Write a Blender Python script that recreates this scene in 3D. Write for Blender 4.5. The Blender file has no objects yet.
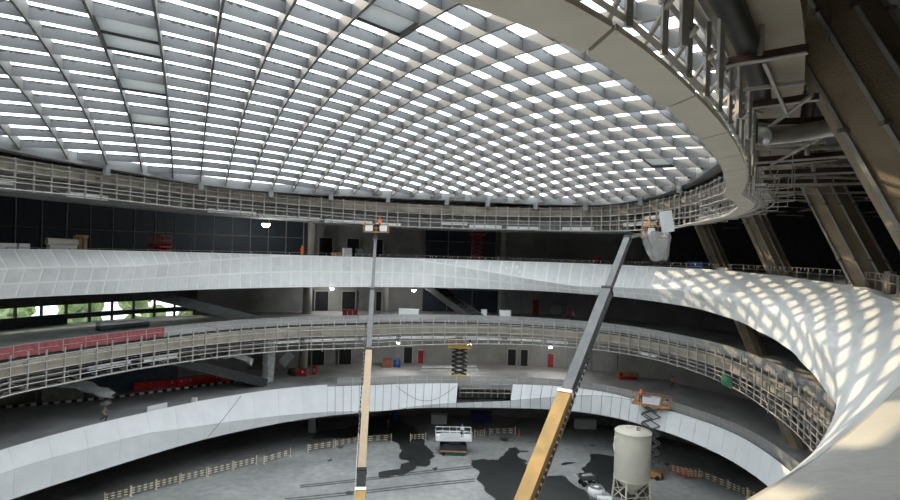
import bpy, math, random
import numpy as np
from mathutils import Vector, Matrix
random.seed(7)
PI = math.pi
sc = bpy.context.scene
col = sc.collection

# ------------------------------------------------------------------ camera
EZ = 26.8                     # eye height above the atrium floor (m)
F = 575.0                     # focal length in pixels of the 900x500 frame
ROLL = math.radians(1.7)
CR, SR = math.cos(ROLL), math.sin(ROLL)
cam = bpy.data.cameras.new('camera')
cam_o = bpy.data.objects.new('camera', cam); col.objects.link(cam_o)
cam.sensor_width = 36.0; cam.lens = F / 900 * 36
cam.clip_start = 0.01; cam.clip_end = 1000
cam_o.matrix_world = Matrix(((CR, -SR, 0, 0), (0, 0, -1, 0), (SR, CR, 0, EZ), (0, 0, 0, 1)))
sc.camera = cam_o

# ------------------------------------------------------------------ world, sun, exposure
w = bpy.data.worlds.new('world'); sc.world = w; w.use_nodes = True
bg = w.node_tree.nodes['Background']
bg.inputs['Color'].default_value = (0.94, 0.97, 1.0, 1); bg.inputs['Strength'].default_value = 1.0
SUN_AZ, SUN_EL = math.radians(150), math.radians(30)   # direction towards the sun
sl = bpy.data.lights.new('sun', 'SUN'); sl.energy = 0.75; sl.angle = math.radians(0.5); sl.color = (1.0, 0.78, 0.50)
so = bpy.data.objects.new('sun', sl); col.objects.link(so)
sd = Vector((math.cos(SUN_EL) * math.cos(SUN_AZ), math.cos(SUN_EL) * math.sin(SUN_AZ), math.sin(SUN_EL)))
so.rotation_euler = sd.to_track_quat('Z', 'Y').to_euler(); so.location = (-60, 40, 90)
vs = sc.view_settings
vs.view_transform = 'Standard'; vs.look = 'None'; vs.exposure = 2.35; vs.gamma = 1; vs.use_curve_mapping = False
sc.cycles.max_bounces = 8; sc.cycles.diffuse_bounces = 6; sc.cycles.transparent_max_bounces = 12
sc.cycles.use_denoising = True

# ------------------------------------------------------------------ pixel helpers (a pixel gives a direction only)
def ray(px, py):
    x = (px - 450) / F; y = (250 - py) / F
    return np.array((x * CR - y * SR, 1.0, x * SR + y * CR))
def atz(px, py, z):            # z relative to the eye
    d = ray(px, py); t = z / d[2]; return np.array((d[0] * t, d[1] * t, z + EZ))
def atd(px, py, depth):
    d = ray(px, py) * depth; return np.array((d[0], d[1], d[2] + EZ))
CX, CY = -5.0, 46.0            # middle of the atrium
def pol(th, r, z=0.0):
    a = math.radians(th); return (CX + r * math.cos(a), CY + r * math.sin(a), z)
def thr(p): return math.degrees(math.atan2(p[1] - CY, p[0] - CX)), math.hypot(p[0] - CX, p[1] - CY)
class Curve:                   # periodic, smoothed table angle -> value
    def __init__(s, pts, sig=3.0):
        pts = sorted(((t + 180) % 360 - 180, v) for t, v in pts)
        T = np.array([p[0] for p in pts]); V = np.array([p[1] for p in pts])
        g = np.arange(-180, 180, 0.5)
        v = np.interp(g, np.r_[T - 360, T, T + 360], np.r_[V, V, V])
        k = np.exp(-0.5 * (np.arange(-40, 41) * 0.5 / sig) ** 2); k /= k.sum()
        s.v = np.convolve(np.r_[v[-40:], v, v[:40]], k, 'valid')
    def __call__(s, t):
        f = ((t + 180) % 360) / 0.5; i = int(f) % 720; j = (i + 1) % 720
        return float(s.v[i] + (s.v[j] - s.v[i]) * (f - int(f)))
def polpts(px, z):
    out = []
    for a, b in px:
        out.append(thr(atz(a, b, z)))
    return out
def onring(px, py, rf):        # far crossing of a pixel ray with the vertical sheet r = rf(angle)
    d = ray(px, py); best = None; pg = None
    for i in range(20, 1200):
        t = i * 0.12; x, y = d[0] * t - CX, d[1] * t - CY
        g = math.hypot(x, y) - rf(math.degrees(math.atan2(y, x)))
        if pg is not None and pg < 0 <= g: best = t
        pg = g
    if best is None: return None
    return np.array((d[0] * best, d[1] * best, d[2] * best + EZ))
def zsolve(px, rf):
    out = []
    for a, b in px:
        p = onring(a, b, rf)
        if p is not None: out.append((thr(p)[0], p[2] - EZ))
    return out

# ------------------------------------------------------------------ storey levels (relative to the eye) and plan curves of the openings
Z3, Z2, Z1, Z0 = -1.6, -10.0, -18.4, -26.8
R1 = Curve([(175,32.7),(166,31.6),(160,31),(152,30.5),(144,30.3),(130,30.4),(110,31.2),(98.5,31.2),(78,34),(67,36.4),(62,38),(54,39.8),(46,40.2),(40,39.2),(25,38.4),(20,37.9),(12,36.4),(6,35.3),(0,34.5),(-20,32),(-40,32),(-60,34),(-80,35),(-100,36),(-120,36),(-150,35),(-175,33.5)])
R2 = Curve([(180,30.7),(171,29.3),(161,28.4),(150,28),(125,28.7),(103,29.6),(81,33.2),(62,36.8),(47,38.6),(32,37),(22.6,36),(6,33),(-11.6,31.5),(-30,31),(-50,32),(-80,35),(-110,36),(-150,33)])
L3B = [(0,299),(120,293.6),(180,290.5),(260,288),(360,287),(450,288),(540,291),(610,296),(690,307),(720,315.5),(754,330),(780,344),(800,363),(820,386),(834,404)]
R3b = Curve(polpts(L3B, -5.3) + [(-62,34.5),(-70,37.5),(-77,40),(-84,42.5),(-90,44),(-105,45.5),(-125,44),(-145,40),(-165,35.5)], 2.5)
NEAR3T = [(-30,30.6),(-45,31.6),(-59,34.6),(-65,36.5),(-70,38.4),(-77,41.4),(-81,43.4),(-84,44.8),(-90,46.6),(-105,48),(-125,46.5),(-145,42.5),(-165,38)]
R3t = Curve(NEAR3T + [(t, R3b(t) + .4 + 2.2 * max(0, min(1, (40 - t) / 40))) for t in range(-10, 181, 10)], 2.5)
L3T = [(0,249),(80,249.6),(180,252),(360,257),(540,262),(620,265),(720,270),(780,276),(830,283)]
Z3t = Curve(zsolve(L3T, R3t) + [(t, -1.3) for t in (-35,-59,-77,-84,-105,-135,-165)], 3)
def Z3b(t): return -5.3
RD = Curve([(-171.4,28.2),(173,26.0),(162,25.2),(148.8,25.3),(126,26.0),(104,27.7),(81,30.8),(62,33.7),(46,33.8),(34,31.2),(16,27.2),(2,25.4),(-10,24.6),(-30,25.6),(-51,27.8),(-61,30.6),(-68,33.4),(-73.5,36.2),(-77,38),(-81,40.6),(-88,42.5),(-105,43),(-125,40),(-145,35),(-160,30.5)])
L4B = [(0,189),(76,196),(120,201),(180,208),(300,218),(380,226),(460,229),(520,230),(580,231.5),(640,231),(668,227)]
RS = lambda t: RD(t) + 0.15
Z4b = Curve(zsolve(L4B, RS) + [(10,2.75),(-15,2.7),(-38,2.7),(-60,2.7),(-84,2.7),(-110,2.9),(-150,3.4)], 3)
RO = Curve([(t, R1(t) + 14.5) for t in range(-40, 181, 10)] + [(-60,54),(-75,60),(-90,63),(-110,62),(-140,55),(-165,50)], 5)
L1T = [(0,453),(60,435.6),(100,425),(140,416),(180,407),(240,396),(327,386.4),(374,385),(460,383),(511,384),(540,385),(580,388),(620,395),(648,404),(720,427),(740,436),(770,455),(790,471)]
L1B = [(32,492),(80,477),(140,458),(180,445.6),(260,427),(320,417),(360,413),(420,408),(480,407.6),(540,409),(600,415),(670,433),(720,455),(750,473),(771,488)]
Z1t = Curve(zsolve(L1T, R1) + [(t, -18.3) for t in (-10,-40,-70,-100,-130,-160)])
R1b = lambda t: R1(t) - 0.6
Z1b = Curve(zsolve(L1B, R1b) + [(t, -21.8) for t in (-10,-40,-70,-100,-130,-160)])
def xth(px_list, rf): return [(thr(onring(x, y, rf))[0], v) for x, y, v in px_list]
S1 = Curve(xth([(18,460,.36),(80,460,.40),(140,440,.40),(180,428,.54),(240,419,.66),(326,405,.84),(380,400,1),(400,400,1),(427,400,.87),(460,400,.78),(510,400,.67),(555,398,.46),(600,400,.17),(640,402,0.02),(700,430,0)], R1) + [(0,0),(-60,0),(-120,.3),(-170,.36)], 1.5)
S3 = Curve(xth([(0,270,.38),(120,270,.36),(180,270,.27),(240,270,.13),(300,270,.02),(400,270,.0),(440,270,.14),(480,270,.33),(540,270,.62),(580,270,.76),(640,280,.65),(680,280,.57),(720,290,.57),(760,300,.53)], R3b) + [(-36,.48),(-60,.47),(-80,.47),(-120,.45),(-165,.4)], 1.5)
B3 = Curve([(180,1.0),(150,1.0),(120,.7),(100,.3),(80,.7),(60,.9),(40,.9),(20,1.0),(0,1.2),(-20,1.2),(-44,1.3),(-59,1.3),(-77,1.0),(-90,1.0),(-140,1)])
GB3 = Curve([(180,1),(20,1),(0,.3),(-20,0),(-90,0),(-150,0)])
def crease3(t):
    s = S3(t); rt, rb, zt, zb = R3t(t), R3b(t), Z3t(t), Z3b(t)
    g = s + ((1 - (1 - min(max(s, 0), 1)) ** 4) - s) * GB3(t)
    return rt + (rb - rt) * g - B3(t) * math.sin(PI * min(max(s, 0), 1)), zt + (zb - zt) * s
def crease1(t):
    s = S1(t); return R1(t) - 0.6 * s - 0.5 * math.sin(PI * min(max(s, 0), 1)), Z1t(t) + (Z1b(t) - Z1t(t)) * s

# ------------------------------------------------------------------ materials
MATS = {}
def mat(name, c, rough=.7, metal=0., var=.12, scale=1.5, bump=0., bscale=20., spec=.3, emit=None, estr=0., c2=None, dist=0.):
    if name in MATS: return MATS[name]
    m = bpy.data.materials.new(name); m.use_nodes = True; MATS[name] = m
    nt = m.node_tree; b = nt.nodes['Principled BSDF']
    b.inputs['Roughness'].default_value = rough; b.inputs['Metallic'].default_value = metal
    b.inputs['Specular IOR Level'].default_value = spec
    tc = nt.nodes.new('ShaderNodeTexCoord')
    if var > 0:
        n = nt.nodes.new('ShaderNodeTexNoise'); n.inputs['Scale'].default_value = scale; n.inputs['Detail'].default_value = 5
        n.inputs['Distortion'].default_value = dist
        nt.links.new(tc.outputs['Object'], n.inputs['Vector'])
        r = nt.nodes.new('ShaderNodeValToRGB')
        if c2 is None:
            a_ = [x * (1 - var) for x in c]; b_ = [min(1, x * (1 + var)) for x in c]
        else: a_, b_ = c, c2
        r.color_ramp.elements[0].position = .3; r.color_ramp.elements[1].position = .7
        r.color_ramp.elements[0].color = (*a_, 1); r.color_ramp.elements[1].color = (*b_, 1)
        nt.links.new(n.outputs['Fac'], r.inputs['Fac']); nt.links.new(r.outputs['Color'], b.inputs['Base Color'])
    else: b.inputs['Base Color'].default_value = (*c, 1)
    if bump > 0:
        n2 = nt.nodes.new('ShaderNodeTexNoise'); n2.inputs['Scale'].default_value = bscale; n2.inputs['Detail'].default_value = 4
        nt.links.new(tc.outputs['Object'], n2.inputs['Vector'])
        bp = nt.nodes.new('ShaderNodeBump'); bp.inputs['Strength'].default_value = bump; bp.inputs['Distance'].default_value = .05
        nt.links.new(n2.outputs['Fac'], bp.inputs['Height']); nt.links.new(bp.outputs['Normal'], b.inputs['Normal'])
    if emit:
        b.inputs['Emission Color'].default_value = (*emit, 1); b.inputs['Emission Strength'].default_value = estr
    return m
def stain_mat(name, c, dark, lo, hi, nscale=3.):      # dark residue along the upper part of a plate (uv.y = height)
    m = mat(name, c, .6, var=.06)
    nt = m.node_tree; b = nt.nodes['Principled BSDF']; old = b.inputs['Base Color'].links[0].from_socket
    uv = nt.nodes.new('ShaderNodeUVMap'); sp = nt.nodes.new('ShaderNodeSeparateXYZ'); nt.links.new(uv.outputs['UV'], sp.inputs[0])
    n = nt.nodes.new('ShaderNodeTexNoise'); n.inputs['Scale'].default_value = nscale; n.inputs['Detail'].default_value = 3
    nt.links.new(uv.outputs['UV'], n.inputs['Vector'])
    a = nt.nodes.new('ShaderNodeMath'); a.operation = 'MULTIPLY_ADD'; a.inputs[1].default_value = .9
    nt.links.new(n.outputs['Fac'], a.inputs[0]); nt.links.new(sp.outputs['Y'], a.inputs[2])
    g = nt.nodes.new('ShaderNodeMapRange'); g.inputs[1].default_value = lo; g.inputs[2].default_value = hi
    nt.links.new(a.outputs[0], g.inputs[0])
    mx = nt.nodes.new('ShaderNodeMix'); mx.data_type = 'RGBA'; mx.inputs[7].default_value = (*dark, 1)
    nt.links.new(g.outputs[0], mx.inputs[0]); nt.links.new(old, mx.inputs[6]); nt.links.new(mx.outputs[2], b.inputs['Base Color'])
    return m
def glass_mat(name, tint=(.97, .99, 1), gloss=.04):
    m = bpy.data.materials.new(name); m.use_nodes = True; MATS[name] = m
    nt = m.node_tree; nt.nodes.clear()
    o = nt.nodes.new('ShaderNodeOutputMaterial'); t = nt.nodes.new('ShaderNodeBsdfTransparent'); g = nt.nodes.new('ShaderNodeBsdfGlossy')
    t.inputs[0].default_value = (*tint, 1); g.inputs['Roughness'].default_value = .05
    mx = nt.nodes.new('ShaderNodeMixShader'); mx.inputs[0].default_value = gloss
    nt.links.new(t.outputs[0], mx.inputs[1]); nt.links.new(g.outputs[0], mx.inputs[2]); nt.links.new(mx.outputs[0], o.inputs[0])
    return m
def film_mat(name, c):
    m = bpy.data.materials.new(name); m.use_nodes = True; MATS[name] = m
    nt = m.node_tree; nt.nodes.clear()
    o = nt.nodes.new('ShaderNodeOutputMaterial'); t = nt.nodes.new('ShaderNodeBsdfTranslucent'); g = nt.nodes.new('ShaderNodeBsdfDiffuse')
    t.inputs[0].default_value = (*c, 1); g.inputs[0].default_value = (*c, 1)
    mx = nt.nodes.new('ShaderNodeMixShader'); mx.inputs[0].default_value = .4
    nt.links.new(t.outputs[0], mx.inputs[1]); nt.links.new(g.outputs[0], mx.inputs[2]); nt.links.new(mx.outputs[0], o.inputs[0])
    return m
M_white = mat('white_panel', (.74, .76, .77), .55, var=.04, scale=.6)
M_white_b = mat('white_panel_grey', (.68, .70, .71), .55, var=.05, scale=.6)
M_board = mat('gypsum_board', (.71, .725, .72), .75, var=.06, scale=1.2)
M_board2 = mat('gypsum_board_pale', (.755, .77, .765), .75, var=.06, scale=1.2)
M_putty = mat('joint_putty', (.86, .865, .86), .7, var=.03)
M_skim = mat('skim_coat', (.76, .77, .75), .42, var=.06, scale=.5, bump=.05, bscale=3., spec=.4)
M_dark_joint = mat('joint_dark', (.05, .05, .05), .9, var=0)
M_conc = mat('concrete', (.30, .29, .27), .85, var=.18, scale=.6, bump=.15, bscale=6)
M_conc_tan = mat('edge_beam_concrete', (.33, .295, .24), .85, var=.15, scale=.7)
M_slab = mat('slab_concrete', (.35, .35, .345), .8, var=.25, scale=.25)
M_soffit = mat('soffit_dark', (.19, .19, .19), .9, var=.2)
M_wall = mat('block_wall', (.23, .235, .23), .9, var=.15, scale=.5)
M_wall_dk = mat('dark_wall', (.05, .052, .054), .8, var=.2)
M_glasswall = mat('dark_glazing', (.020, .030, .042), .6, var=.1, spec=.25)
M_steel = mat('galvanised_steel', (.37, .355, .33), .5, .35, var=.15, scale=3)
M_steel_dk = mat('steel_grey', (.20, .19, .18), .5, .3, var=.2)
M_primer = mat('red_primer', (.055, .028, .026), .7, var=.2)
M_colum = mat('column_fireproofing', (.30, .24, .17), .95, var=.16, scale=1.2, bump=.5, bscale=30)
M_ceil_tan = mat('soffit_panel', (.52, .48, .41), .7, var=.05)
M_plate = stain_mat('coffer_plate', (.118, .122, .125), (.02, .02, .02), 1.28, 1.36, 4.)
M_rib = mat('rib_plate', (.15, .147, .14), .6, var=.05)
M_rim = mat('dome_rim', (.22, .225, .23), .5, var=.04)
M_glass = glass_mat('skylight_glass')
M_film = film_mat('skylight_film', (.42, .44, .44))
M_red = mat('red_plastic', (.38, .03, .04), .5, var=.1)
M_redmesh = mat('red_mesh_sheet', (.26, .075, .08), .8, var=.25, scale=3)
M_reddoor = mat('red_door', (.22, .02, .03), .6, var=.1)
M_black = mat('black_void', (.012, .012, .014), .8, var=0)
M_yel = mat('lift_yellow', (.68, .47, .09), .5, var=.12)
M_boom = mat('boom_yellow', (.36, .215, .065), .45, var=.1)
M_beige = mat('boom_beige', (.36, .27, .175), .5, var=.08)
M_orange = mat('orange_vest', (.75, .16, .04), .8, var=.15)
M_rust = mat('rusty_orange', (.45, .24, .10), .7, var=.25)
M_blue = mat('blue_plastic', (.02, .06, .22), .5, var=.1)
M_green = mat('green_paint', (.02, .11, .065), .5, var=.1)
M_silo = mat('silo_cream', (.60, .57, .48), .6, var=.06, scale=.8)
M_wood = mat('timber', (.40, .28, .15), .8, var=.2)
M_cloth = mat('grey_tarp', (.42, .42, .42), .7, var=.15)
M_dcloth = mat('dark_clothes', (.03, .03, .04), .9, var=.1)
M_gcloth = mat('grey_clothes', (.28, .28, .29), .9, var=.1)
M_wcloth = mat('white_shirt', (.75, .75, .75), .9, var=.05)
M_skin = mat('skin', (.55, .30, .20), .6, var=.06)
M_wht = mat('white_paint', (.80, .80, .80), .5, var=.03)
M_blk = mat('black_rubber', (.02, .02, .02), .7, var=0)
M_lamp = mat('lamp_lens', (1, 1, 1), .5, var=0, emit=(1, .98, .95), estr=14)
M_leaf = mat('foliage', (.16, .22, .07), .8, var=.6, scale=1.2, c2=(.42, .48, .26))
def mesh_screen(name, c, alpha):
    m = bpy.data.materials.new(name); m.use_nodes = True; MATS[name] = m
    b = m.node_tree.nodes['Principled BSDF']; b.inputs['Base Color'].default_value = (*c, 1); b.inputs['Alpha'].default_value = alpha
    b.inputs['Roughness'].default_value = .8
    return m
M_screen = mesh_screen('wire_mesh', (.38, .38, .37), .55)

# ------------------------------------------------------------------ mesh helpers
class MB:
    def __init__(s): s.v = []; s.f = []; s.mi = []; s.uv = None
    def face(s, idx, m=0): s.f.append(idx); s.mi.append(m)
    def quad(s, a, b, c, d, m=0):
        n = len(s.v); s.v += [tuple(a), tuple(b), tuple(c), tuple(d)]; s.face((n, n+1, n+2, n+3), m); return s
    def hexa(s, p, m=0):       # p: bottom 4, top 4
        n = len(s.v); s.v += [tuple(q) for q in p]
        for q in ((3,2,1,0),(4,5,6,7),(0,1,5,4),(1,2,6,5),(2,3,7,6),(3,0,4,7)): s.face(tuple(n+i for i in q), m)
        return s
    def box(s, c, size, rz=0, m=0, R=None):
        hx, hy, hz = size[0]/2, size[1]/2, size[2]/2
        if R is None: R = Matrix.Rotation(rz, 3, 'Z')
        c = Vector(c)
        s.hexa([c + R @ Vector(q) for q in ((-hx,-hy,-hz),(hx,-hy,-hz),(hx,hy,-hz),(-hx,hy,-hz),(-hx,-hy,hz),(hx,-hy,hz),(hx,hy,hz),(-hx,hy,hz))], m); return s
    def beam(s, p0, p1, wd, ht, m=0, up=(0,0,1)):
        p0, p1 = Vector(p0), Vector(p1); d = (p1 - p0).normalized(); u = Vector(up)
        x = d.cross(u)
        if x.length < 1e-3: x = d.cross(Vector((0, 1, 0)))
        x.normalize(); y = x.cross(d).normalized()
        a, b = x*wd/2, y*ht/2
        s.hexa([p0-a-b, p0+a-b, p0+a+b, p0-a+b, p1-a-b, p1+a-b, p1+a+b, p1-a+b], m); return s
    def tube(s, pts, r, n=6, m=0, closed=False, cap=True):
        pts = [Vector(p) for p in pts]; k = len(pts); base = len(s.v); rr = r if hasattr(r, '__len__') else [r]*k
        for i, p in enumerate(pts):
            a = pts[(i-1) % k] if (closed or i > 0) else p; b = pts[(i+1) % k] if (closed or i < k-1) else p
            d = (b - a).normalized(); x = d.cross(Vector((0,0,1)))
            if x.length < 1e-3: x = d.cross(Vector((0,1,0)))
            x.normalize(); y = x.cross(d)
            for j in range(n):
                t = 2*PI*j/n; s.v.append(tuple(p + x*(rr[i]*math.cos(t)) + y*(rr[i]*math.sin(t))))
        for i in range(k if closed else k-1):
            i2 = (i+1) % k
            for j in range(n):
                j2 = (j+1) % n; s.face((base+i*n+j, base+i*n+j2, base+i2*n+j2, base+i2*n+j), m)
        if cap and not closed:
            s.face(tuple(base+j for j in range(n)), m); s.face(tuple(base+(k-1)*n+j for j in reversed(range(n))), m)
        return s
    def lathe(s, c, prof, n=24, m=0):   # prof: (r,z) list
        base = len(s.v); k = len(prof)
        for r, z in prof:
            for j in range(n):
                t = 2*PI*j/n; s.v.append((c[0]+r*math.cos(t), c[1]+r*math.sin(t), c[2]+z))
        for i in range(k-1):
            for j in range(n):
                j2 = (j+1) % n; s.face((base+i*n+j, base+i*n+j2, base+(i+1)*n+j2, base+(i+1)*n+j), m)
        s.face(tuple(base+j for j in reversed(range(n))), m); s.face(tuple(base+(k-1)*n+j for j in range(n)), m)
        return s
    def sheet(s, rows, m=0, closed=False):
        base = len(s.v); k = len(rows[0])
        for r in rows: s.v += [tuple(p) for p in r]
        for i in range(len(rows) if closed else len(rows)-1):
            i2 = (i+1) % len(rows)
            for j in range(k-1): s.face((base+i*k+j, base+i2*k+j, base+i2*k+j+1, base+i*k+j+1), m)
        return s
    def blob(s, c, rad, m=0, seed=0, sub=2, amp=.25):
        import bmesh
        bm = bmesh.new(); bmesh.ops.create_icosphere(bm, subdivisions=sub, radius=1)
        rnd = random.Random(seed); n = len(s.v); bm.verts.ensure_lookup_table()
        for v in bm.verts:
            q = 1 + amp * (rnd.random() - .5); s.v.append((c[0]+v.co.x*rad[0]*q, c[1]+v.co.y*rad[1]*q, c[2]+v.co.z*rad[2]*q))
        for f in bm.faces: s.face(tuple(n + v.index for v in f.verts), m)
        bm.free(); return s
    def mesh(s, name, mats, smooth=False):
        me = bpy.data.meshes.new(name); me.from_pydata(s.v, [], s.f)
        for m in (mats if isinstance(mats, (list, tuple)) else [mats]): me.materials.append(m)
        if any(s.mi): me.polygons.foreach_set('material_index', s.mi)
        if smooth: me.polygons.foreach_set('use_smooth', [True]*len(s.f))
        me.update(); return me
    def build(s, name, mats, parent=None, smooth=False):
        return link(name, s.mesh(name, mats, smooth), parent)
def link(name, me, parent=None):
    o = bpy.data.objects.new(name, me); col.objects.link(o)
    if parent is not None: setpar(o, parent)
    return o
LOCW = {}
def setpar(o, parent):
    o.parent = parent
    base = LOCW.get(parent.name)
    if base is not None: o.matrix_parent_inverse = base
def thing(name, label, cat, loc=(0,0,0), group=None, rz=0, local=False):
    """Empty at the thing's base. local=False: children hold world coordinates; local=True: coordinates about the base."""
    o = bpy.data.objects.new(name, None); col.objects.link(o); o.empty_display_size = .3
    o.location = loc; o.rotation_euler = (0, 0, rz)
    if not local:
        LOCW[o.name] = (Matrix.Translation(Vector(loc)) @ Matrix.Rotation(rz, 4, 'Z')).inverted()
    return tag(o, label, cat, group)
def tag(o, label, cat, group=None):
    o['label'] = label; o['category'] = cat
    if group: o['group'] = group
    return o
def struct(o, label=None):
    o['kind'] = 'structure'
    if label: o['label'] = label
    return o
def sempty(name, label):
    o = bpy.data.objects.new(name, None); col.objects.link(o); o.empty_display_size = .3; return struct(o, label)
def frange(a, b, n): return [a + (b - a) * i / n for i in range(n + 1)]
FULL = frange(-180, 180, 180)

# ================================================================== THE SHELL
def annulus(name, rin, rout, ztop, thick, mats, label, t0=-180, t1=180, n=180):
    m = MB(); rows = []
    for t in frange(t0, t1, n):
        zt = EZ + (ztop(t) if callable(ztop) else ztop); zb = zt - thick
        a, b = rin(t), rout(t)
        rows.append([pol(t, a, zb), pol(t, a, zt), pol(t, b, zt), pol(t, b, zb), pol(t, a, zb)])
    base = 0
    k = 5
    for r in rows: m.v += r
    for i in range(len(rows) - 1):
        for j in range(4):
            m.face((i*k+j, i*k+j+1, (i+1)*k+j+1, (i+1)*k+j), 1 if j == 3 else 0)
    return struct(m.build(name, mats), label)
# ground floor
gm = MB()
for i in range(len(FULL) - 1):
    a, b = FULL[i], FULL[i+1]; n = len(gm.v)
    gm.v += [(CX, CY, 0), pol(a, RO(a) + 1), pol(b, RO(b) + 1)]; gm.face((n, n+1, n+2))
def floor_mat():
    m = mat('atrium_floor', (.22, .225, .22), .6, var=.2, scale=.12, c2=(.37, .375, .365), dist=.6, spec=.4)
    nt = m.node_tree; b = nt.nodes['Principled BSDF']; old = b.inputs['Base Color'].links[0].from_socket
    tc = nt.nodes.new('ShaderNodeTexCoord'); n = nt.nodes.new('ShaderNodeTexNoise'); n.inputs['Scale'].default_value = 1.2; n.inputs['Detail'].default_value = 8
    nt.links.new(tc.outputs['Object'], n.inputs['Vector'])
    mr = nt.nodes.new('ShaderNodeMapRange'); mr.inputs[1].default_value = .3; mr.inputs[2].default_value = .7; mr.inputs[3].default_value = .82; mr.inputs[4].default_value = 1.12
    nt.links.new(n.outputs['Fac'], mr.inputs[0])
    mx = nt.nodes.new('ShaderNodeMix'); mx.data_type = 'RGBA'; mx.blend_type = 'MULTIPLY'; mx.inputs[0].default_value = 1
    nt.links.new(old, mx.inputs[6]); nt.links.new(mr.outputs[0], mx.inputs[7]); nt.links.new(mx.outputs[2], b.inputs['Base Color'])
    return m
struct(gm.build('floor', floor_mat()), 'grey concrete atrium floor with wet patches')
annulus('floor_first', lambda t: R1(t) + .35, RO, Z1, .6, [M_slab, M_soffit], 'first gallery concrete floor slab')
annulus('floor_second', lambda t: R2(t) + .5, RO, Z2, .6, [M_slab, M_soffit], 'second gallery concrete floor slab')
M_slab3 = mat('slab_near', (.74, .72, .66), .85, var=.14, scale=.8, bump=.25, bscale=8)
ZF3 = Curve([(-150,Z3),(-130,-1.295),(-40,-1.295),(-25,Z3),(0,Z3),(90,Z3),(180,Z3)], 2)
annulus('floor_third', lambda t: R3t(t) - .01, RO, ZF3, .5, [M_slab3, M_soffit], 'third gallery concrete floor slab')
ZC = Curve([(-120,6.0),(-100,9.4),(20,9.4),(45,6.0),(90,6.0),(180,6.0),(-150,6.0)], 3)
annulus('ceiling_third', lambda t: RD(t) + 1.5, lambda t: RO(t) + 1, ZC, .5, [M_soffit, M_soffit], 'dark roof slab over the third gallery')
# outer wall in four runs
def wallrun(name, t0, t1, label, holes=()):
    e = sempty(name, label); n = int((t1 - t0) / 2)
    for za, zb, m in ((Z0, Z1, M_wall), (Z1, Z2, M_wall), (Z2, Z3, M_wall), (Z3, 9.3 if name != 'wall_left' and name != 'wall_far' else 6.0, M_wall)):
        mb = MB()
        ts = frange(t0, t1, n)
        for a, b in zip(ts[:-1], ts[1:]):
            if any(h[0] <= (a+b)/2 <= h[1] and abs(h[2] - za) < .1 for h in holes): continue
            mb.hexa([pol(a, RO(a), za+EZ), pol(b, RO(b), za+EZ), pol(b, RO(b)+.3, za+EZ), pol(a, RO(a)+.3, za+EZ),
                     pol(a, RO(a), zb+EZ), pol(b, RO(b), zb+EZ), pol(b, RO(b)+.3, zb+EZ), pol(a, RO(a)+.3, zb+EZ)])
        mb.build('wall_storey', m, e)
    return e
wallrun('wall_far', 42, 118, 'grey block wall at the back of the far galleries')
WH = [(132, 178, Z2)]
wallrun('wall_left', 118, 180, 'dark wall behind the left galleries', WH)
wallrun('wall_near', -180, -62, 'wall behind the near gallery')
wallrun('wall_right', -62, 42, 'dark wall behind the leaning columns')

# ================================================================== DOME
al, su, u0, be, sv, v0 = 0.4277533789559562, 2.5413995314803763, -11.693135263484848, 2.437671382899895, 2.228334657788175, 30.297688921314702
q = [10.26081008373826, -0.012563943629820721, -0.027350056144270742, -0.0049920589382207795, 0.0021922378463265046, -0.0026871725444565517]
def S(x, y):
    X, Y = x + 4.0, y - 45.0
    return EZ + q[0] + q[1]*X + q[2]*Y + q[3]*X*X + q[4]*X*Y + q[5]*Y*Y
DEP = 0.60
nA = np.array((math.cos(al), math.sin(al))); nB = np.array((math.cos(be), math.sin(be)))
dA = np.array((-nA[1], nA[0])); dB = np.array((-nB[1], nB[0]))
INV = np.linalg.inv(np.array((nA, nB)))
def cross(k, m): return INV @ np.array((u0 + k*su, v0 + m*sv))
def inside(p, off=.25):
    t, r = thr(p); return r < RD(t) + off
dome = sempty('ceiling', 'shallow glazed dome of deep grey coffer plates over the atrium')
def rib(n_, d_, off, th, material, name, low=0.):
    # walk along the line, keep the stretch inside the rim
    ts = [t for t in np.arange(-90, 110, .5) if inside(n_*off + d_*t)]
    if len(ts) < 3: return
    t0, t1 = ts[0], ts[-1]; k = max(2, int((t1 - t0) / 2.4))
    me_v = []; f = []; uv = []
    for i in range(k + 1):
        t = t0 + (t1 - t0) * i / k; p = n_*off + d_*t; z = S(*p)
        for sgn in (-1, 1):
            for h in (-low, DEP): me_v.append((p[0] + n_[0]*sgn*th/2, p[1] + n_[1]*sgn*th/2, z + h)); uv.append((t, h / DEP))
    for i in range(k):
        a = i*4; b = a+4
        f += [(a, a+1, b+1, b), (a+2, b+2, b+3, a+3), (a, b, b+2, a+2), (a+1, a+3, b+3, b+1)]
    me = bpy.data.meshes.new(name); me.from_pydata(me_v, [], f); me.materials.append(material)
    ul = me.uv_layers.new(name='UVMap')
    for lp in me.loops: ul.data[lp.index].uv = uv[lp.vertex_index]
    return link(name, me, dome)
for k in range(-12, 26): rib(nA, dA, u0 + k*su, .12, M_rib, 'rib', .12)
for m_ in range(-24, 14): rib(nB, dB, v0 + m_*sv, .05, M_plate, 'cross_plate')
cells = []
for k in range(-14, 28):
    for m_ in range(-26, 16):
        c4 = [cross(k, m_), cross(k+1, m_), cross(k+1, m_+1), cross(k, m_+1)]
        c0 = sum(c4) / 4
        if inside(c0, .6): cells.append((math.hypot(*c0), c4))
cells.sort(key=lambda a: a[0])
FILMPX = [(130, 40), (140, 83), (147, 118), (385, 15), (553, 45), (668, 165)]
filmpts = []
for px, py in FILMPX:
    d = ray(px, py)
    for i in range(50, 1000):
        t = i * .1
        if d[2]*t + EZ > S(d[0]*t, d[1]*t): filmpts.append((d[0]*t, d[1]*t)); break
order = {}
vis = [c for c in cells if c[1][0][1] > 18]; hid = [c for c in cells if c[1][0][1] <= 18]
rest = MB()
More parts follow.
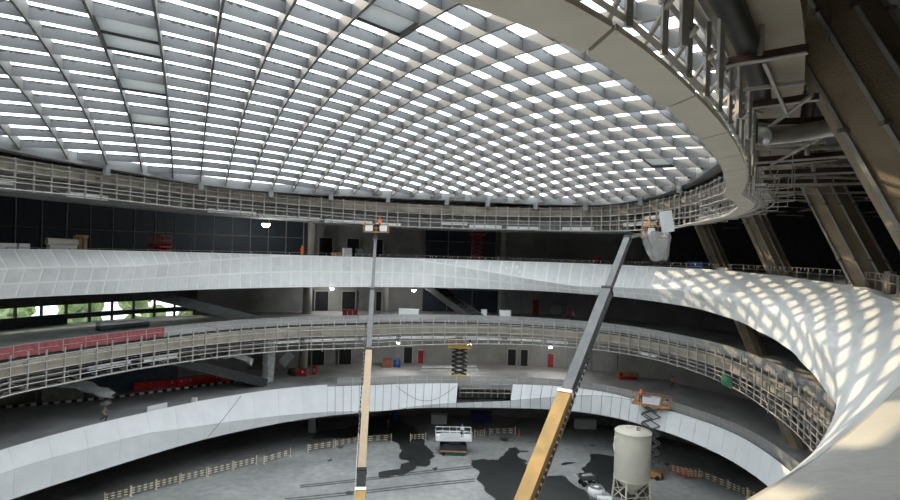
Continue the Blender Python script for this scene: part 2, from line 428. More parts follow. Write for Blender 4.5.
for i, (dist, c4) in enumerate(vis + hid):
    P = [(p[0], p[1], S(*p) + DEP - .03) for p in c4]; P2 = [(p[0], p[1], S(*p) + DEP) for p in c4]
    c0 = sum(c4) / 4
    film = any(math.hypot(c0[0]-a, c0[1]-b) < 1.5 for a, b in filmpts)
    if film: P = [(p[0], p[1], S(*p) + .14) for p in c4]; P2 = [(p[0], p[1], S(*p) + .16) for p in c4]
    if i < 299: MB().hexa(P + P2).build('pane', M_film if film else M_glass, dome)
    else: rest.hexa(P + P2)
r_ = rest.build('pane_remainder', M_glass, dome); r_['kind'] = 'stuff'
# rim of the dome
rm = MB(); rows = []
for t in FULL:
    r = RD(t); p = pol(t, r); z = S(p[0], p[1])
    rows.append([pol(t, r - .12, z - .3), pol(t, r - .12, z + .65), pol(t, r + .9, z + .75), pol(t, r + .9, z - .35), pol(t, r - .12, z - .3)])
rm.sheet(rows, 0); rm.build('rim_beam', M_rim, dome)
for px, py in ((107,165),(201,181),(271,190),(331,194),(388,199),(447,202),(488,203),(536,205),(586,205),(641,197),(680,183)):
    p = onring(px, py, lambda t: RD(t) - .2); MB().box((p[0], p[1], S(p[0], p[1]) - .45), (.55, .3, 1.0), math.radians(thr(p)[0]) - PI/2).build('drop_bracket', M_rim, dome)
# roof skirt that closes the gap between rim and roof slab
rk = MB(); rows = []
for t in FULL:
    r = RD(t); p = pol(t, r); z = S(p[0], p[1])
    rows.append([pol(t, r + .8, z + .7), pol(t, r + 2.2, max(z + .7, EZ + ZC(t) + .1)), pol(t, r + 2.2, EZ + 5.4)])
rk.sheet(rows); rk.build('roof_skirt', M_soffit, dome)

# ================================================================== BALCONY FASCIAS
def band_panels(parent, a, b, t0, t1, step, gap, mats, thick=.05, rows=1, name='fascia_panel', skip=None):
    """panels between two profile curves a(t), b(t) -> (r, z); each panel an own box"""
    n = max(1, int(round((t1 - t0) / step)))
    for i in range(n):
        ta, tb = t0 + (t1 - t0) * i / n, t0 + (t1 - t0) * (i + 1) / n
        if skip and skip((ta + tb) / 2): continue
        for rw in range(rows):
            f0, f1 = rw / rows, (rw + 1) / rows
            g = gap / (math.radians(tb - ta) * 32) / 2
            ea, eb = ta + (tb - ta) * g, tb - (tb - ta) * g
            def P(t, f, off):
                (ra, za), (rb, zb) = a(t), b(t); L = max(.05, math.hypot(ra - rb, za - zb))
                ff = min(max(f, gap / 2 / L), 1 - gap / 2 / L) if rows == 1 else f + (gap / 2 / L if f == f0 else -gap / 2 / L)
                return pol(t, ra + (rb - ra) * ff + off, EZ + za + (zb - za) * ff)
            (ra, za), (rb, zb) = a(ta), b(ta); L0 = math.hypot(ra - rb, za - zb)
            (ra, za), (rb, zb) = a(tb), b(tb); L1_ = math.hypot(ra - rb, za - zb)
            if min(L0, L1_) / rows < gap * 1.6: continue
            m = MB(); m.hexa([P(ea, f1, 0), P(eb, f1, 0), P(eb, f1, thick), P(ea, f1, thick), P(ea, f0, 0), P(eb, f0, 0), P(eb, f0, thick), P(ea, f0, thick)])
            m.build(name, mats[random.randrange(len(mats))], parent)
def band_skin(parent, curves, t0, t1, n, material, name, off=0., smooth=False):
    m = MB(); rows = []
    for t in frange(t0, t1, n): rows.append([pol(t, c(t)[0] + off, EZ + c(t)[1]) for c in curves])
    m.sheet(rows); o = m.build(name, material, parent, smooth); return o
top3 = lambda t: (R3t(t), Z3t(t)); bot3 = lambda t: (R3b(t), Z3b(t))
f3 = thing('balcony_fascia', 'broad twisting white plasterboard fascia of the third gallery, sun-patched beside the leaning columns', 'fascia', pol(90, R3b(90), EZ + Z3b(90)))
band_skin(f3, [top3, crease3, bot3], 24, 180, 150, M_putty, 'joint_backing', .03)
band_panels(f3, top3, crease3, 24, 178, 2.45, .2, [M_board, M_board2, M_board], rows=1)
band_panels(f3, crease3, bot3, 24, 178, 2.45, .2, [M_board, M_board2, M_board2], rows=2)
def skin_smooth(t):
    pts = []
    (ra, za), (rc, zc), (rb, zb) = top3(t), crease3(t), bot3(t)
    for i in range(5): pts.append((ra + (rc - ra) * i / 4 - .10 * math.sin(PI * i / 4), za + (zc - za) * i / 4))
    for i in range(1, 5): pts.append((rc + (rb - rc) * i / 4 + .06 * math.sin(PI * i / 4), zc + (zb - zc) * i / 4))
    return pts
m = MB(); rows = []
for t in frange(-180, 24, 204): rows.append([pol(t, r, EZ + z) for r, z in skin_smooth(t)] )
m.sheet(rows); m.build('skim_coated_skin', M_skim, f3, True)
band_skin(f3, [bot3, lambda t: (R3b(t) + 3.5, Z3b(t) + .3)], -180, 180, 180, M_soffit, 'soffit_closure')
band_skin(f3, [lambda t: (R3t(t) - .02, Z3t(t)), lambda t: (R3t(t) + .45, Z3t(t)), lambda t: (R3t(t) + .45, Z3 - .1)], -40, 180, 160, M_putty, 'parapet_cap')

cp = MB(); rows = []  # added slope, tilted towards the dome so the near edge catches more light
for t in frange(-112, -60, 60):
    k = max(0, min(1, (t + 112) / 10)) * max(0, min(1, (-60 - t) / 7)); k = k * k * (3 - 2 * k)
    rows.append([pol(t, R3t(t) - .012, EZ - 1.30), pol(t, R3t(t) + .8, EZ - 1.29 + .30 * k), pol(t, R3t(t) + 2.0, EZ - 1.29 + .52 * k), pol(t, R3t(t) + 2.05, EZ - 1.35)])
cp.sheet(rows); cp.build('light_catching_slope', M_slab3, f3, False)
top1 = lambda t: (R1(t), Z1t(t) + (.25 if t > TH327 else 0)); bot1 = lambda t: (R1b(t), Z1b(t))
TH327 = thr(onring(327, 388, R1))[0]; TH640 = thr(onring(640, 402, R1))[0]
THa, THb = thr(onring(460, 390, R1))[0], thr(onring(511, 390, R1))[0]
f1 = thing('balcony_fascia', 'white panelled fascia of the first gallery with a gap where panels are still missing', 'fascia', pol(90, R1(90), EZ + Z1b(90)))
for ta, tb in ((TH327, 180), (-180, -90)):
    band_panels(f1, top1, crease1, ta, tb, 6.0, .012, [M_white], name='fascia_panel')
    band_panels(f1, crease1, bot1, ta, tb, 6.0, .012, [M_white_b], name='fascia_panel')  # greyer colour paints the shade on the lower, down-turned faces
hole = lambda t: THb < t < THa
band_panels(f1, top1, crease1, TH640, TH327, 1.95, .05, [M_white], skip=hole)
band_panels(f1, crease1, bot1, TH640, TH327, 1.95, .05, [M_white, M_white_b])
band_panels(f1, top1, bot1, -90, TH640, 3.0, .02, [M_white])
band_skin(f1, [lambda t: (R1(t) + .25, Z1t(t) - .05), lambda t: (R1b(t) + .3, Z1b(t) + .03)], THa + .5, 180, 60, M_dark_joint, 'backing')
band_skin(f1, [lambda t: (R1(t) + .25, Z1t(t) - .05), lambda t: (R1b(t) + .3, Z1b(t) + .03)], -180, THb - .5, 120, M_dark_joint, 'backing')
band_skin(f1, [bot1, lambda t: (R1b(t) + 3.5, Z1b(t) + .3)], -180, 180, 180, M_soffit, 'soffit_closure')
hf = MB()                                  # steelwork that shows where panels are missing
for i in range(9):
    t = THb + (THa - THb) * i / 8; hf.beam(pol(t, R1(t) + .15, EZ + Z1t(t)), pol(t, R1(t) + .1, EZ + Z1t(t) - 2.0), .08, .08)
for dz in (.15, .75, 1.35): hf.tube([pol(t, R1(t) + .15, EZ + Z1t(t) - dz) for t in frange(THb, THa, 10)], .05)
hf.build('exposed_studs', M_steel, f1)
hb = MB(); hb.sheet([[pol(t, R1(t) + .9, EZ + Z1t(t) - .1), pol(t, R1(t) + .9, EZ + Z1t(t) - 1.1)] for t in frange(THb - 2, THa + 2, 12)]); hb.build('edge_beam', M_conc_tan, f1)

# ================================================================== SUBFRAMES (scaffold-like steel) of the second gallery and of the roof ring
def post_mesh(h, wd):
    mb = MB(); mb.box((0, 0, -h/2), (wd, wd, h)); mb.box((0, .25, -h*.30), (wd*.8, .5, wd*.8)); mb.box((0, .25, -h*.92), (wd*.8, .5, wd*.8)); mb.box((0, .0, -h*.6), (wd*1.5, wd*1.5, .1))
    return mb.mesh('post', M_steel)
def subframe(name, label, rf, ztop, zbot, t0, t1, pitch, wd, rails, extra):
    e = thing(name, label, 'steel frame', pol(90, rf(90), EZ + zbot(90)))
    t = t0; i = 0; ts = []
    base = {}
    while t < t1:
        ts.append(t); t += math.degrees(pitch / rf(t))
    for t in ts:
        h = round((ztop(t) - zbot(t)) / .25) * .25
        if h not in base: base[h] = post_mesh(h, wd)
        o = link('post', base[h]); o.location = pol(t + random.uniform(-.1, .1), rf(t), EZ + ztop(t) + random.uniform(-.06, .06))
        o.rotation_euler = (0, random.uniform(-.012, .012), math.radians(t) - PI/2); setpar(o, e)
    for fr, rr in rails:       # fraction of height, tube radius
        MB().tube([pol(t, rf(t) - .06, EZ + ztop(t) + (zbot(t) - ztop(t)) * fr) for t in frange(t0, t1, 140)], rr, 4).build('rail', M_steel, e)
    for fr, rr in extra:       # second plane set back from the first
        MB().tube([pol(t, rf(t) + .55, EZ + ztop(t) + (zbot(t) - ztop(t)) * fr) for t in frange(t0, t1, 140)], rr, 4).build('back_rail', M_steel_dk, e)
    return e, ts
L2B = [(0,398),(68,384),(124,372),(180,363.5),(270,353),(360,349),(450,345),(540,346),(610,352),(660,361),(720,382),(752,399),(792,430),(808,446)]
RF2 = lambda t: R2(t) - .45
Z2b = Curve(zsolve(L2B, RF2) + [(-30,-13.3),(-60,-13.3),(-120,-13.2),(-165,-13.2)])
sf2, ts2 = subframe('steel_subframe', 'open steel post-and-rail framework hung on the edge of the second gallery', RF2, lambda t: -9.5, Z2b, -35, 190, 1.45, .12,
        [(.17, .045), (.30, .045), (.52, .045), (.66, .04), (.80, .045), (.97, .06)], [(.62, .03), (.74, .035), (.98, .04)])
for t in ts2[::2]:
    MB().tube([pol(t, RF2(t), EZ + Z2b(t) + .05), pol(t, RF2(t) + 1.3, EZ + Z2b(t) + .05), pol(t, RF2(t) + 1.3, EZ - 11.4)], .03, 4).build('strut', M_steel, sf2)
for t, t2 in zip(ts2[::3], ts2[1::3]):
    MB().tube([pol(t, RF2(t) + .1, EZ + Z2b(t) + .1), pol(t2, RF2(t2) + .1, EZ - 11.7)], .025, 4).build('brace', M_steel, sf2)
e2 = MB(); rows = []
for t in FULL: rows.append([pol(t, R2(t) - .05, EZ - 11.35), pol(t, R2(t) - .05, EZ - 10.35), pol(t, R2(t) + .35, EZ - 10.3), pol(t, R2(t) + .35, EZ - 9.95), pol(t, R2(t) + .6, EZ - 9.95), pol(t, R2(t) + .6, EZ - 11.35), pol(t, R2(t) - .05, EZ - 11.35)])
ek = MB(); ek.sheet([[pol(t, R2(t) + .33, EZ - 10.34), pol(t, R2(t) + .33, EZ - 9.93)] for t in FULL]); struct(ek.build('trim_5', M_wall_dk), 'dark strip painting the shade in the recess above the tan edge beam of the second gallery')  # dark sheet over the tan set-back paints the shaded gap
struct(e2.sheet(rows).build('trim_1', M_conc_tan), 'tan concrete edge beam of the second gallery')

sf4, ts4 = subframe('steel_subframe', 'open steel post-and-rail framework ringing the roof opening below the dome', RS, lambda t: 6.0, Z4b, -52, 192, 1.42, .12,
        [(.06, .035), (.2, .035), (.42, .045), (.62, .045), (.76, .04), (.98, .06)], [(.5, .03), (.7, .035), (.97, .05)])
for t in ts4[::2]:
    MB().tube([pol(t, RS(t), EZ + Z4b(t) + .1), pol(t, RS(t) + 1.4, EZ + Z4b(t) + .15), pol(t, RS(t) + 1.4, EZ + 4.5)], .03, 4).build('strut', M_steel, sf4)
for t, t2 in zip(ts4[1::3], ts4[2::3]):
    MB().tube([pol(t, RS(t) + .5, EZ + Z4b(t) + .15), pol(t2, RS(t2) + .9, EZ + 4.4)], .025, 4).build('brace', M_steel, sf4)
ZE4 = Curve([(180,4.95),(90,4.85),(0,4.8),(-30,4.8),(-45,4.7),(-60,4.65),(-90,4.65),(-120,4.7),(-150,4.9)]); WE4 = Curve([(180,1.8),(90,1.8),(-20,1.8),(-45,1.6),(-90,1.6),(-140,1.8)]); IE4 = Curve([(180,.7),(90,.7),(-20,.7),(-40,.3),(-52,-.45),(-90,-.5),(-120,0),(-150,.7)])
e4 = MB(); rows = []
for t in FULL: z_ = EZ + ZE4(t); w_ = WE4(t); rows.append([pol(t, RD(t) + IE4(t), z_), pol(t, RD(t) + IE4(t), z_ + 1.0), pol(t, RD(t) + w_, z_ + 1.4), pol(t, RD(t) + w_, z_), pol(t, RD(t) + IE4(t), z_)])
struct(e4.sheet(rows).build('trim_2', M_conc_tan), 'tan concrete ring beam under the dome rim')
cs = MB(); cs.sheet([[pol(t, RD(t) + 1.9, EZ + 5.2), pol(t, RD(t) + 1.9, EZ + Z4b(t) - .02), pol(t, RD(t) + 8, EZ + Z4b(t) - .06), pol(t, RD(t) + 8, EZ + 5.6)] for t in frange(40, 190, 120)])
struct(cs.build('trim_3', mat('bulkhead_soffit', (.16, .16, .16), .9, var=.25, scale=.5)), 'grey sloping bulkhead behind the roof ring framework')
# pale boards and duct pieces lying in the frameworks
def plank(px0, px1, z, rf, off, hgt, dep, label, group, material=M_white):
    ta, tb = thr(onring(px0, 250 - z * 7, rf))[0], thr(onring(px1, 250 - z * 7, rf))[0]
    p, p2 = pol(ta, rf(ta) + off, EZ + z), pol(tb, rf(tb) + off, EZ + z)
    tag(MB().beam(p, p2, dep, hgt).build('ceiling_board', material), label, 'board', group)
for i, (a, b, z) in enumerate([(0,24,4.15),(76,114,3.75),(212,258,3.5),(262,320,3.3),(326,372,3.2),(376,400,3.1),(440,466,3.6),(468,500,3.3),(505,536,3.2),(560,590,3.2),(620,650,3.6),(640,662,4.2)]):
    plank(a, b, z, RS, .9, .42, .3, 'pale board lying inside the roof ring framework', 'boards in the roof ring framework', M_board)
for a, b, z in [(96,136,-12.0),(149,181,-12.1),(276,300,-12.0),(306,358,-12.0),(362,396,-12.0),(400,455,-12.0),(462,500,-12.05),(506,540,-12.05),(545,566,-12.05),(636,654,-12.0)]:
    plank(a, b, z, RF2, .8, .32, .3, 'pale board lying inside the second gallery edge framework', 'boards in the second gallery framework', M_board2)

# guard rails -------------------------------------------------------------
def guard(name, label, rf, zf, h, t0, t1, pitch, screen, zoff=0., lean=0., group=None):
    e = thing(name, label, 'guard rail', pol(t0, rf(t0), EZ + zf(t0)), group)
    t = t0; ts = []
    while t <= t1: ts.append(t); t += math.degrees(pitch / rf(t))
    pm = MB().box((0, 0, h/2), (.06, .06, h)).box((0, 0, .02), (.16, .16, .04)).mesh('post', M_steel)
    for t in ts:
        o = link('post', pm); o.location = pol(t, rf(t), EZ + zf(t)); o.rotation_euler = (0, 0, math.radians(t)); setpar(o, e)
    for fr in (.5, 1.0):
        MB().tube([pol(t, rf(t), EZ + zf(t) + h * fr) for t in ts], .03, 5).build('handrail', M_steel, e)
    for ta, tb in zip(ts[:-1], ts[1:]):
        s_ = screen((ta + tb) / 2) if screen else None
        if s_ is None: continue
        g = (tb - ta) * .02
        MB().hexa([pol(ta+g, rf(ta) - .02, EZ + zf(ta) + .06), pol(tb-g, rf(tb) - .02, EZ + zf(tb) + .06), pol(tb-g, rf(tb) + .01, EZ + zf(tb) + .06), pol(ta+g, rf(ta) + .01, EZ + zf(ta) + .06),
                   pol(ta+g, rf(ta) - .02, EZ + zf(ta) + h - .04), pol(tb-g, rf(tb) - .02, EZ + zf(tb) + h - .04), pol(tb-g, rf(tb) + .01, EZ + zf(tb) + h - .04), pol(ta+g, rf(ta) + .01, EZ + zf(ta) + h - .04)]).build('screen', s_, e)
    return e
TH166 = thr(onring(166, 330, R2))[0]
guard('guard_rail', 'mesh-screened guard rail along the second gallery, red sheeted at one end', lambda t: R2(t) + .15, lambda t: -9.95, 1.05, -38, 186, 2.0, lambda t: M_redmesh if t > TH166 else M_screen)
guard('guard_rail', 'grey mesh guard rail standing on the first gallery above its white fascia', lambda t: R1(t) + .3, lambda t: Z1, 1.05, -20, TH327, 2.0, lambda t: M_screen)

# ================================================================== ROOF RING NEAR THE CAMERA: clad soffit and open truss
L4i = Curve([(-51.5,26.8),(-61.2,29.8),(-67.9,32.5),(-73.5,35.2),(-76.8,37),(-78.6,38),(-81,39.6),(-88,41.6),(-105,42),(-125,39),(-145,34),(-160,29.6),(-30,24.7),(-10,23.9),(5,24.6),(14,26.6),(25,29.3)], 2)
SOFW = Curve([(25,.25),(10,.5),(-10,.65),(-35,.8),(-51,.75),(-68,.8),(-84,.9),(-160,1.0),(100,.25)])
LO_ = lambda t: L4i(t) + SOFW(t)
sof = thing('soffit_ring', 'smooth beige clad soffit curving under the edge of the dome, with dark panel joints', 'soffit', pol(-60, L4i(-60), EZ + 2.7))
ts = frange(-100, 24, 31)
for a, b in zip(ts[:-1], ts[1:]):
    mm = MB(); sub = frange(a + .05, b - .05, 4); z = EZ + 2.7
    for c, d in zip(sub[:-1], sub[1:]):
        mm.hexa([pol(c, L4i(c), z), pol(d, L4i(d), z), pol(d, L4i(d) + SOFW(d), z + .02), pol(c, L4i(c) + SOFW(c), z + .02),
                 pol(c, L4i(c), z + .12), pol(d, L4i(d), z + .12), pol(d, L4i(d) + SOFW(d), z + .1), pol(c, L4i(c) + SOFW(c), z + .1)])
    mm.build('soffit_panel', M_ceil_tan, sof)
jb = MB(); jb.sheet([[pol(t, L4i(t) + .03, EZ + 2.78), pol(t, LO_(t) - .03, EZ + 2.78)] for t in frange(-100, 24, 124)]); jb.build('joint_backing', M_dark_joint, sof)
tr = thing('edge_truss', 'open galvanised truss of posts and chords rising from the clad soffit edge', 'truss', pol(-60, L4i(-60) + 1, EZ + 2.8))
LO = lambda t: L4i(t) + SOFW(t)
for dr, z, r in ((.05, 2.9, .05), (.0, 4.05, .075), (-.1, 4.5, .05), (.1, 3.55, .05), (-.25, 3.1, .03), (-.35, 2.95, .03)):
    MB().tube([pol(t, LO(t) + dr, EZ + z) for t in frange(-96, 0, 70)], r, 4).build('chord', M_steel, tr)
pm = MB().box((0, 0, .62), (.06, .09, 1.3)).box((0, .0, .75), (.13, .13, .12)).mesh('post', M_steel)
pl = MB().box((0, 0, .8), (.08, .10, 1.7)).box((0, 0, 1.63), (.34, .34, .04)).mesh('hanger', M_steel)
i = 0; t = -94
while t < 0:
    o = link('post', pm); o.location = pol(t, LO(t) + .12, EZ + 2.8); o.rotation_euler = (0, 0, math.radians(t)); setpar(o, tr)
    MB().beam(pol(t, L4i(t) + .15, EZ + 2.92), pol(t, LO(t) + .3, EZ + 3.5), .06, .06).build('bracket', M_steel, tr)
    if i % 2 == 0:
        o = link('hanger', pl); o.location = pol(t + .5, LO(t) + .05, EZ + 3.0); o.rotation_euler = (0, 0, math.radians(t)); setpar(o, tr)
    t += math.degrees(.95 / LO(t)); i += 1

# ================================================================== LEANING COLUMNS
LEAN = np.array((-.27, .42, 1.0))
def leaning_column(base3, w_, d_, ang, label, z0=Z0, z1=8.8):
    base3 = np.array(base3)
    def P(z): return base3 + LEAN * (z - Z3) + np.array((0, 0, 0))
    prof = [(-1, -.35), (-.62, -1), (.62, -1), (1, -.35), (1, .35), (.62, 1), (-.62, 1), (-1, .35)]
    e = thing('leaning_column', label, 'column', tuple(P(z0)[:2]) + (EZ + z0,), 'leaning columns beside the third gallery')
    mb = MB(); ca, sa = math.cos(ang), math.sin(ang)
    def ringp(z, sc_=1.0):
        c = P(z); return [(c[0] + (x*w_/2*ca - y*d_/2*sa)*sc_, c[1] + (x*w_/2*sa + y*d_/2*ca)*sc_, EZ + z) for x, y in prof]
    lv = frange(z0, z1, 6); rows = [ringp(z) + [ringp(z)[0]] for z in lv]
    mb.sheet(rows); mb.build('shaft', M_colum, e)
    cz = P(2.0)
    for k in range(8):
        rp_ = ringp(2.0)[k]
        if (rp_[0] - cz[0]) * (-cz[0]) + (rp_[1] - cz[1]) * (-cz[1]) < .15 * math.hypot(cz[0], cz[1]): continue
        a, b = ringp(Z3 + .4, 1.04)[k], ringp(z1 - 1.2, 1.04)[k]
        st = MB().beam(a, b, .13, .10).build('steel_strip', M_steel, e)
        cl = MB()
        for f in (.15, .5, .85):
            p = Vector(a).lerp(Vector(b), f); cl.box(p, (.2, .2, .10))
        cl.build('clip', M_steel_dk, st)
    return e
leaning_column((12.3, 12.3, 0), 3.0, 2.2, math.radians(60), 'massive leaning brown column nearest the clad soffit, with long steel strips')
leaning_column((23.3, 31.3, 0), 2.9, 2.0, math.radians(60), 'leaning brown column with steel edge strips, second along the third gallery rail')
leaning_column((28.9, 50.0, 0), 2.3, 1.7, math.radians(75), 'leaning brown column with steel strips, third along the third gallery rail')
leaning_column((30.4, 64.0, 0), 1.9, 1.6, math.radians(80), 'slim leaning brown column farthest along, reaching down past the second gallery')

# steelwork, ducts and hangers over the near gallery --------------------------------
def steel(name, p0, p1, wd, ht, material, label, cat, group=None):
    return tag(MB().beam(p0, p1, wd, ht).build(name, material), label, cat, group)
GB = 'roof steel over the near gallery'
for t, rr, z in ((-62.5, 2.0, 4.3), (-58, 8, 4.3), (-50, 9, 4.25), (-42, 9, 4.2), (-34, 9, 4.2), (-26, 9, 4.2)):
    a = pol(t, LO(t) + .2, EZ + z); b = pol(t + 3, LO(t) + rr, EZ + z)
    e = thing('roof_beam', 'dark primed roof beam with pale lower flange running out from the soffit truss', 'beam', a, GB)
    MB().beam(a, b, .18, .22).build('web', M_primer, e); MB().beam(Vector(a) - Vector((0,0,.13)), Vector(b) - Vector((0,0,.13)), .26, .05).build('flange', M_steel, e)
for t in (-62, -54, -46, -38, -30, -22):
    steel('brace_tube', pol(t - 3, LO(t) + .3, EZ + 4.2), pol(t + 4, LO(t) + (1.6 if t == -62 else 5), EZ + 4.15), .10, .12, M_steel, 'pale diagonal brace tube between the primed roof beams', 'brace', 'diagonal braces over the near gallery')
    steel('tie_tube', pol(t - 1, LO(t) + .3, EZ + 3.7), pol(t + 1.5, LO(t) + (1.8 if t == -62 else 9), EZ + 3.7), .07, .07, M_steel, 'thin tie tube slung below the roof beams', 'tie', 'thin ties over the near gallery')
    if t not in (-62, -22): steel('drop_post', pol(t - 2, LO(t) + 2.8, EZ + 3.7), pol(t - 2, LO(t) + 2.8, EZ + 8.85), .12, .12, M_steel, 'upright drop post hanging from the dark roof slab', 'post', 'drop posts over the near gallery')
tag(MB().tube([pol(t, LO(t) + .5, EZ + 4.36) for t in frange(-96, -66, 40)], .25, 10).build('duct', mat('black_duct', (.03, .032, .032), .5, .2, var=.1), None, True), 'fat black insulated duct curving along behind the soffit truss', 'duct')
for (a, b_, lb) in (((706, 66), (808, 48), 'dark primed beam from the soffit truss to the head of the massive column'), ((731, 108), (819, 96), 'dark primed beam meeting the massive column below its upper clip'), ((748, 166), (838, 158), 'dark primed beam passing behind the massive column towards the next one')):
    p, q_ = Vector(atz(*a, 4.05)), Vector(atz(*b_, 4.05))
    e = thing('roof_beam', lb, 'beam', tuple(p))
    MB().beam(p, q_, .10, .16).build('web', M_primer, e); MB().beam(p - Vector((0, 0, .09)), q_ - Vector((0, 0, .09)), .14, .03).build('flange', M_steel, e)
for (a, b_, lb) in (((752, 140), (812, 95), 'pale diagonal strut rising to the massive column from the truss corner'), ((771, 165), (833, 131), 'pale diagonal strut crossing in front of the silver duct'), ((764, 62), (788, 116), 'pale diagonal strut dropping between two primed beams'), ((735, 91), (806, 82), 'slender pale tie between the first two primed beams'), ((752, 148), (826, 142), 'slender pale tie just below the silver duct')):
    steel('strut', atz(*a, 3.95), atz(*b_, 3.95), .07, .08, M_steel, lb, 'strut')
p = atz(760, 55, 4.05); steel('drop_hanger', p, p + np.array((.1, 0, 2.0)), .08, .08, M_steel, 'pale hanger rising from the primed beam at the column head', 'hanger')
a, b = atd(764, 136, 16.5), atd(832, 127, 17.5)
tag(MB().tube([a, a + (b - a) * .5 + np.array((0, 0, -.05)), b], .26, 12).build('silver_duct', mat('silver_duct', (.5, .5, .48), .4, .6, var=.15), None, True), 'silver flexible duct lying across the roof beams', 'duct')
tag(MB().box(atd(750, 132, 16.5), (.3, .3, .7)).build('fan_box', M_green), 'small green box hung beside the silver duct', 'box')
rnd = random.Random(3)
for i in range(70):
    t = rnd.uniform(-45, 40); r = LO(t) + rnd.uniform(1.5, 12); z = rnd.uniform(3.3, 5.2); ang = rnd.choice((0, 1))
    p = pol(t, r, EZ + z); L = rnd.uniform(2, 5)
    q2 = pol(t + math.degrees(L / r), r, EZ + z) if ang else pol(t, r + L, EZ + z + rnd.uniform(-.2, .2))
    tag(MB().beam(p, q2, .05, .06).build('ceiling_rail', M_steel_dk), 'thin ceiling rail in the dark grid above the leaning columns', 'rail', 'ceiling rails above the leaning columns')
# added black sheet painting the shade on the third gallery right wall
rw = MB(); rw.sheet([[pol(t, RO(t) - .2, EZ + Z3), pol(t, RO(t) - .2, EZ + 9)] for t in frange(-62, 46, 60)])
struct(rw.build('trim_4', M_wall_dk), 'black sheet painting the shade on the wall behind the leaning columns')

# ================================================================== FAR WALL: doors, pilasters, glazing, windows
RW = lambda t: RO(t) - .24
dn = [0]
def on_wall(px, lev, rf=RW):
    p = onring(px, 250 - (lev + 1.2) * 6.2, rf); t = thr(p)[0]; return t
def door(px0, px1, lev, h, material, label, frame=M_conc):
    t0, t1 = on_wall(px1, lev), on_wall(px0, lev); dn[0] += 1
    e = sempty('door_%d' % dn[0], label)
    a, b = Vector(pol(t0, RW(t0), EZ + lev)), Vector(pol(t1, RW(t1), EZ + lev)); up = Vector((0, 0, h)); mid = (a + b) / 2
    n = Vector((CX - mid.x, CY - mid.y, 0)).normalized()
    MB().hexa([a, b, b - n*.1, a - n*.1, a + up, b + up, b - n*.1 + up, a - n*.1 + up]).build('door_leaf', material, e)
    f = MB(); d = (b - a).normalized()
    f.beam(a - d*.08 + n*.05, a - d*.08 + up + n*.05, .16, .2, up=n); f.beam(b + d*.08 + n*.05, b + d*.08 + up + n*.05, .16, .2, up=n); f.beam(a + up - d*.16 + Vector((0,0,.08)) + n*.05, b + up + d*.16 + Vector((0,0,.08)) + n*.05, .2, .16)
    f.build('door_frame', frame, e)
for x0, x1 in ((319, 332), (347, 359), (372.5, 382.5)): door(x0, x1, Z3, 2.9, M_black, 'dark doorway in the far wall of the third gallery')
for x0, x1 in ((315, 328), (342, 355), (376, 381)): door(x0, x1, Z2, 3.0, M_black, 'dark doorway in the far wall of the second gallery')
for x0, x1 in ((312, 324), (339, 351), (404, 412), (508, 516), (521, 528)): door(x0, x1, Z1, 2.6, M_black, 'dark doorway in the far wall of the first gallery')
door(533, 539, Z2, 2.4, M_reddoor, 'dark red door in the far wall of the second gallery')
door(548, 554, Z1, 2.2, M_reddoor, 'dark red door in the far wall of the first gallery')
door(418, 423.5, Z1, 2.1, M_reddoor, 'narrow dark red cabinet door in the far wall of the first gallery')
door(293, 302, Z0, 2.6, M_red, 'bright red door under the first gallery')
# block courses and panel seams of the far wall: raised wall panels
wp = bpy.data.objects['wall_far']
for lev, top in ((Z1, Z2 - 1.0), (Z2, Z3 - 1.0), (Z3, 4.2)):
    for px0, px1 in ((393, 424), (500, 522), (523, 545), (546, 568), (569, 592), (594, 618), (430, 452) if lev != Z3 else (620, 642), (340, 341)):
        t0, t1 = on_wall(px1 - .6, lev), on_wall(px0 + .6, lev)
        if t1 - t0 < .5: continue
        P = lambda t, z, o: pol(t, RO(t) - .02 - o, EZ + z)
        z0_, z1_ = lev + .05, top
        mid_z = (z0_ + z1_) / 2
        for za, zb in ((z0_, mid_z - .04), (mid_z + .04, z1_)):
            MB().hexa([P(t0, za, .1), P(t1, za, .1), P(t1, za, 0), P(t0, za, 0), P(t0, zb, .1), P(t1, zb, .1), P(t1, zb, 0), P(t0, zb, 0)]).build('wall_panel', M_wall, wp)
# upright concrete columns
def column(px, lev, top, wd, label, rf, material=M_conc):
    p = onring(px, 250 - (lev + 1.2) * 6.5, rf); c = (p[0], p[1], EZ + lev)
    e = thing('column', label, 'column', c)
    MB().lathe(c, [(wd/2, 0), (wd/2, (top - lev) * .5), (wd/2, top - lev)], 20).build('shaft', material, e, True)
    MB().box((c[0], c[1], c[2] + .1), (wd * 1.15, wd * 1.15, .2)).build('plinth', material, e)
RCOL = lambda t: RO(t) - 3.5
column(312, Z3, 5.4, 1.25, 'round concrete column beside the dark glazing on the third gallery', RCOL)
column(307, Z2, Z3 - .55, 1.35, 'round concrete column beside the doorways on the second gallery', RCOL)
column(504, Z3, 5.4, 1.1, 'round concrete column beside the red scissor lift bay on the third gallery', RCOL)
column(502, Z2, Z3 - .55, 1.2, 'round concrete column beside the white crates on the second gallery', RCOL)
column(303, Z1, Z2 - .7, 1.3, 'square-footed concrete column behind red fire boxes on the first gallery', RCOL)
column(385, Z2, Z3 - .55, 1.0, 'slim round concrete column behind the tall boom on the second gallery', RCOL)
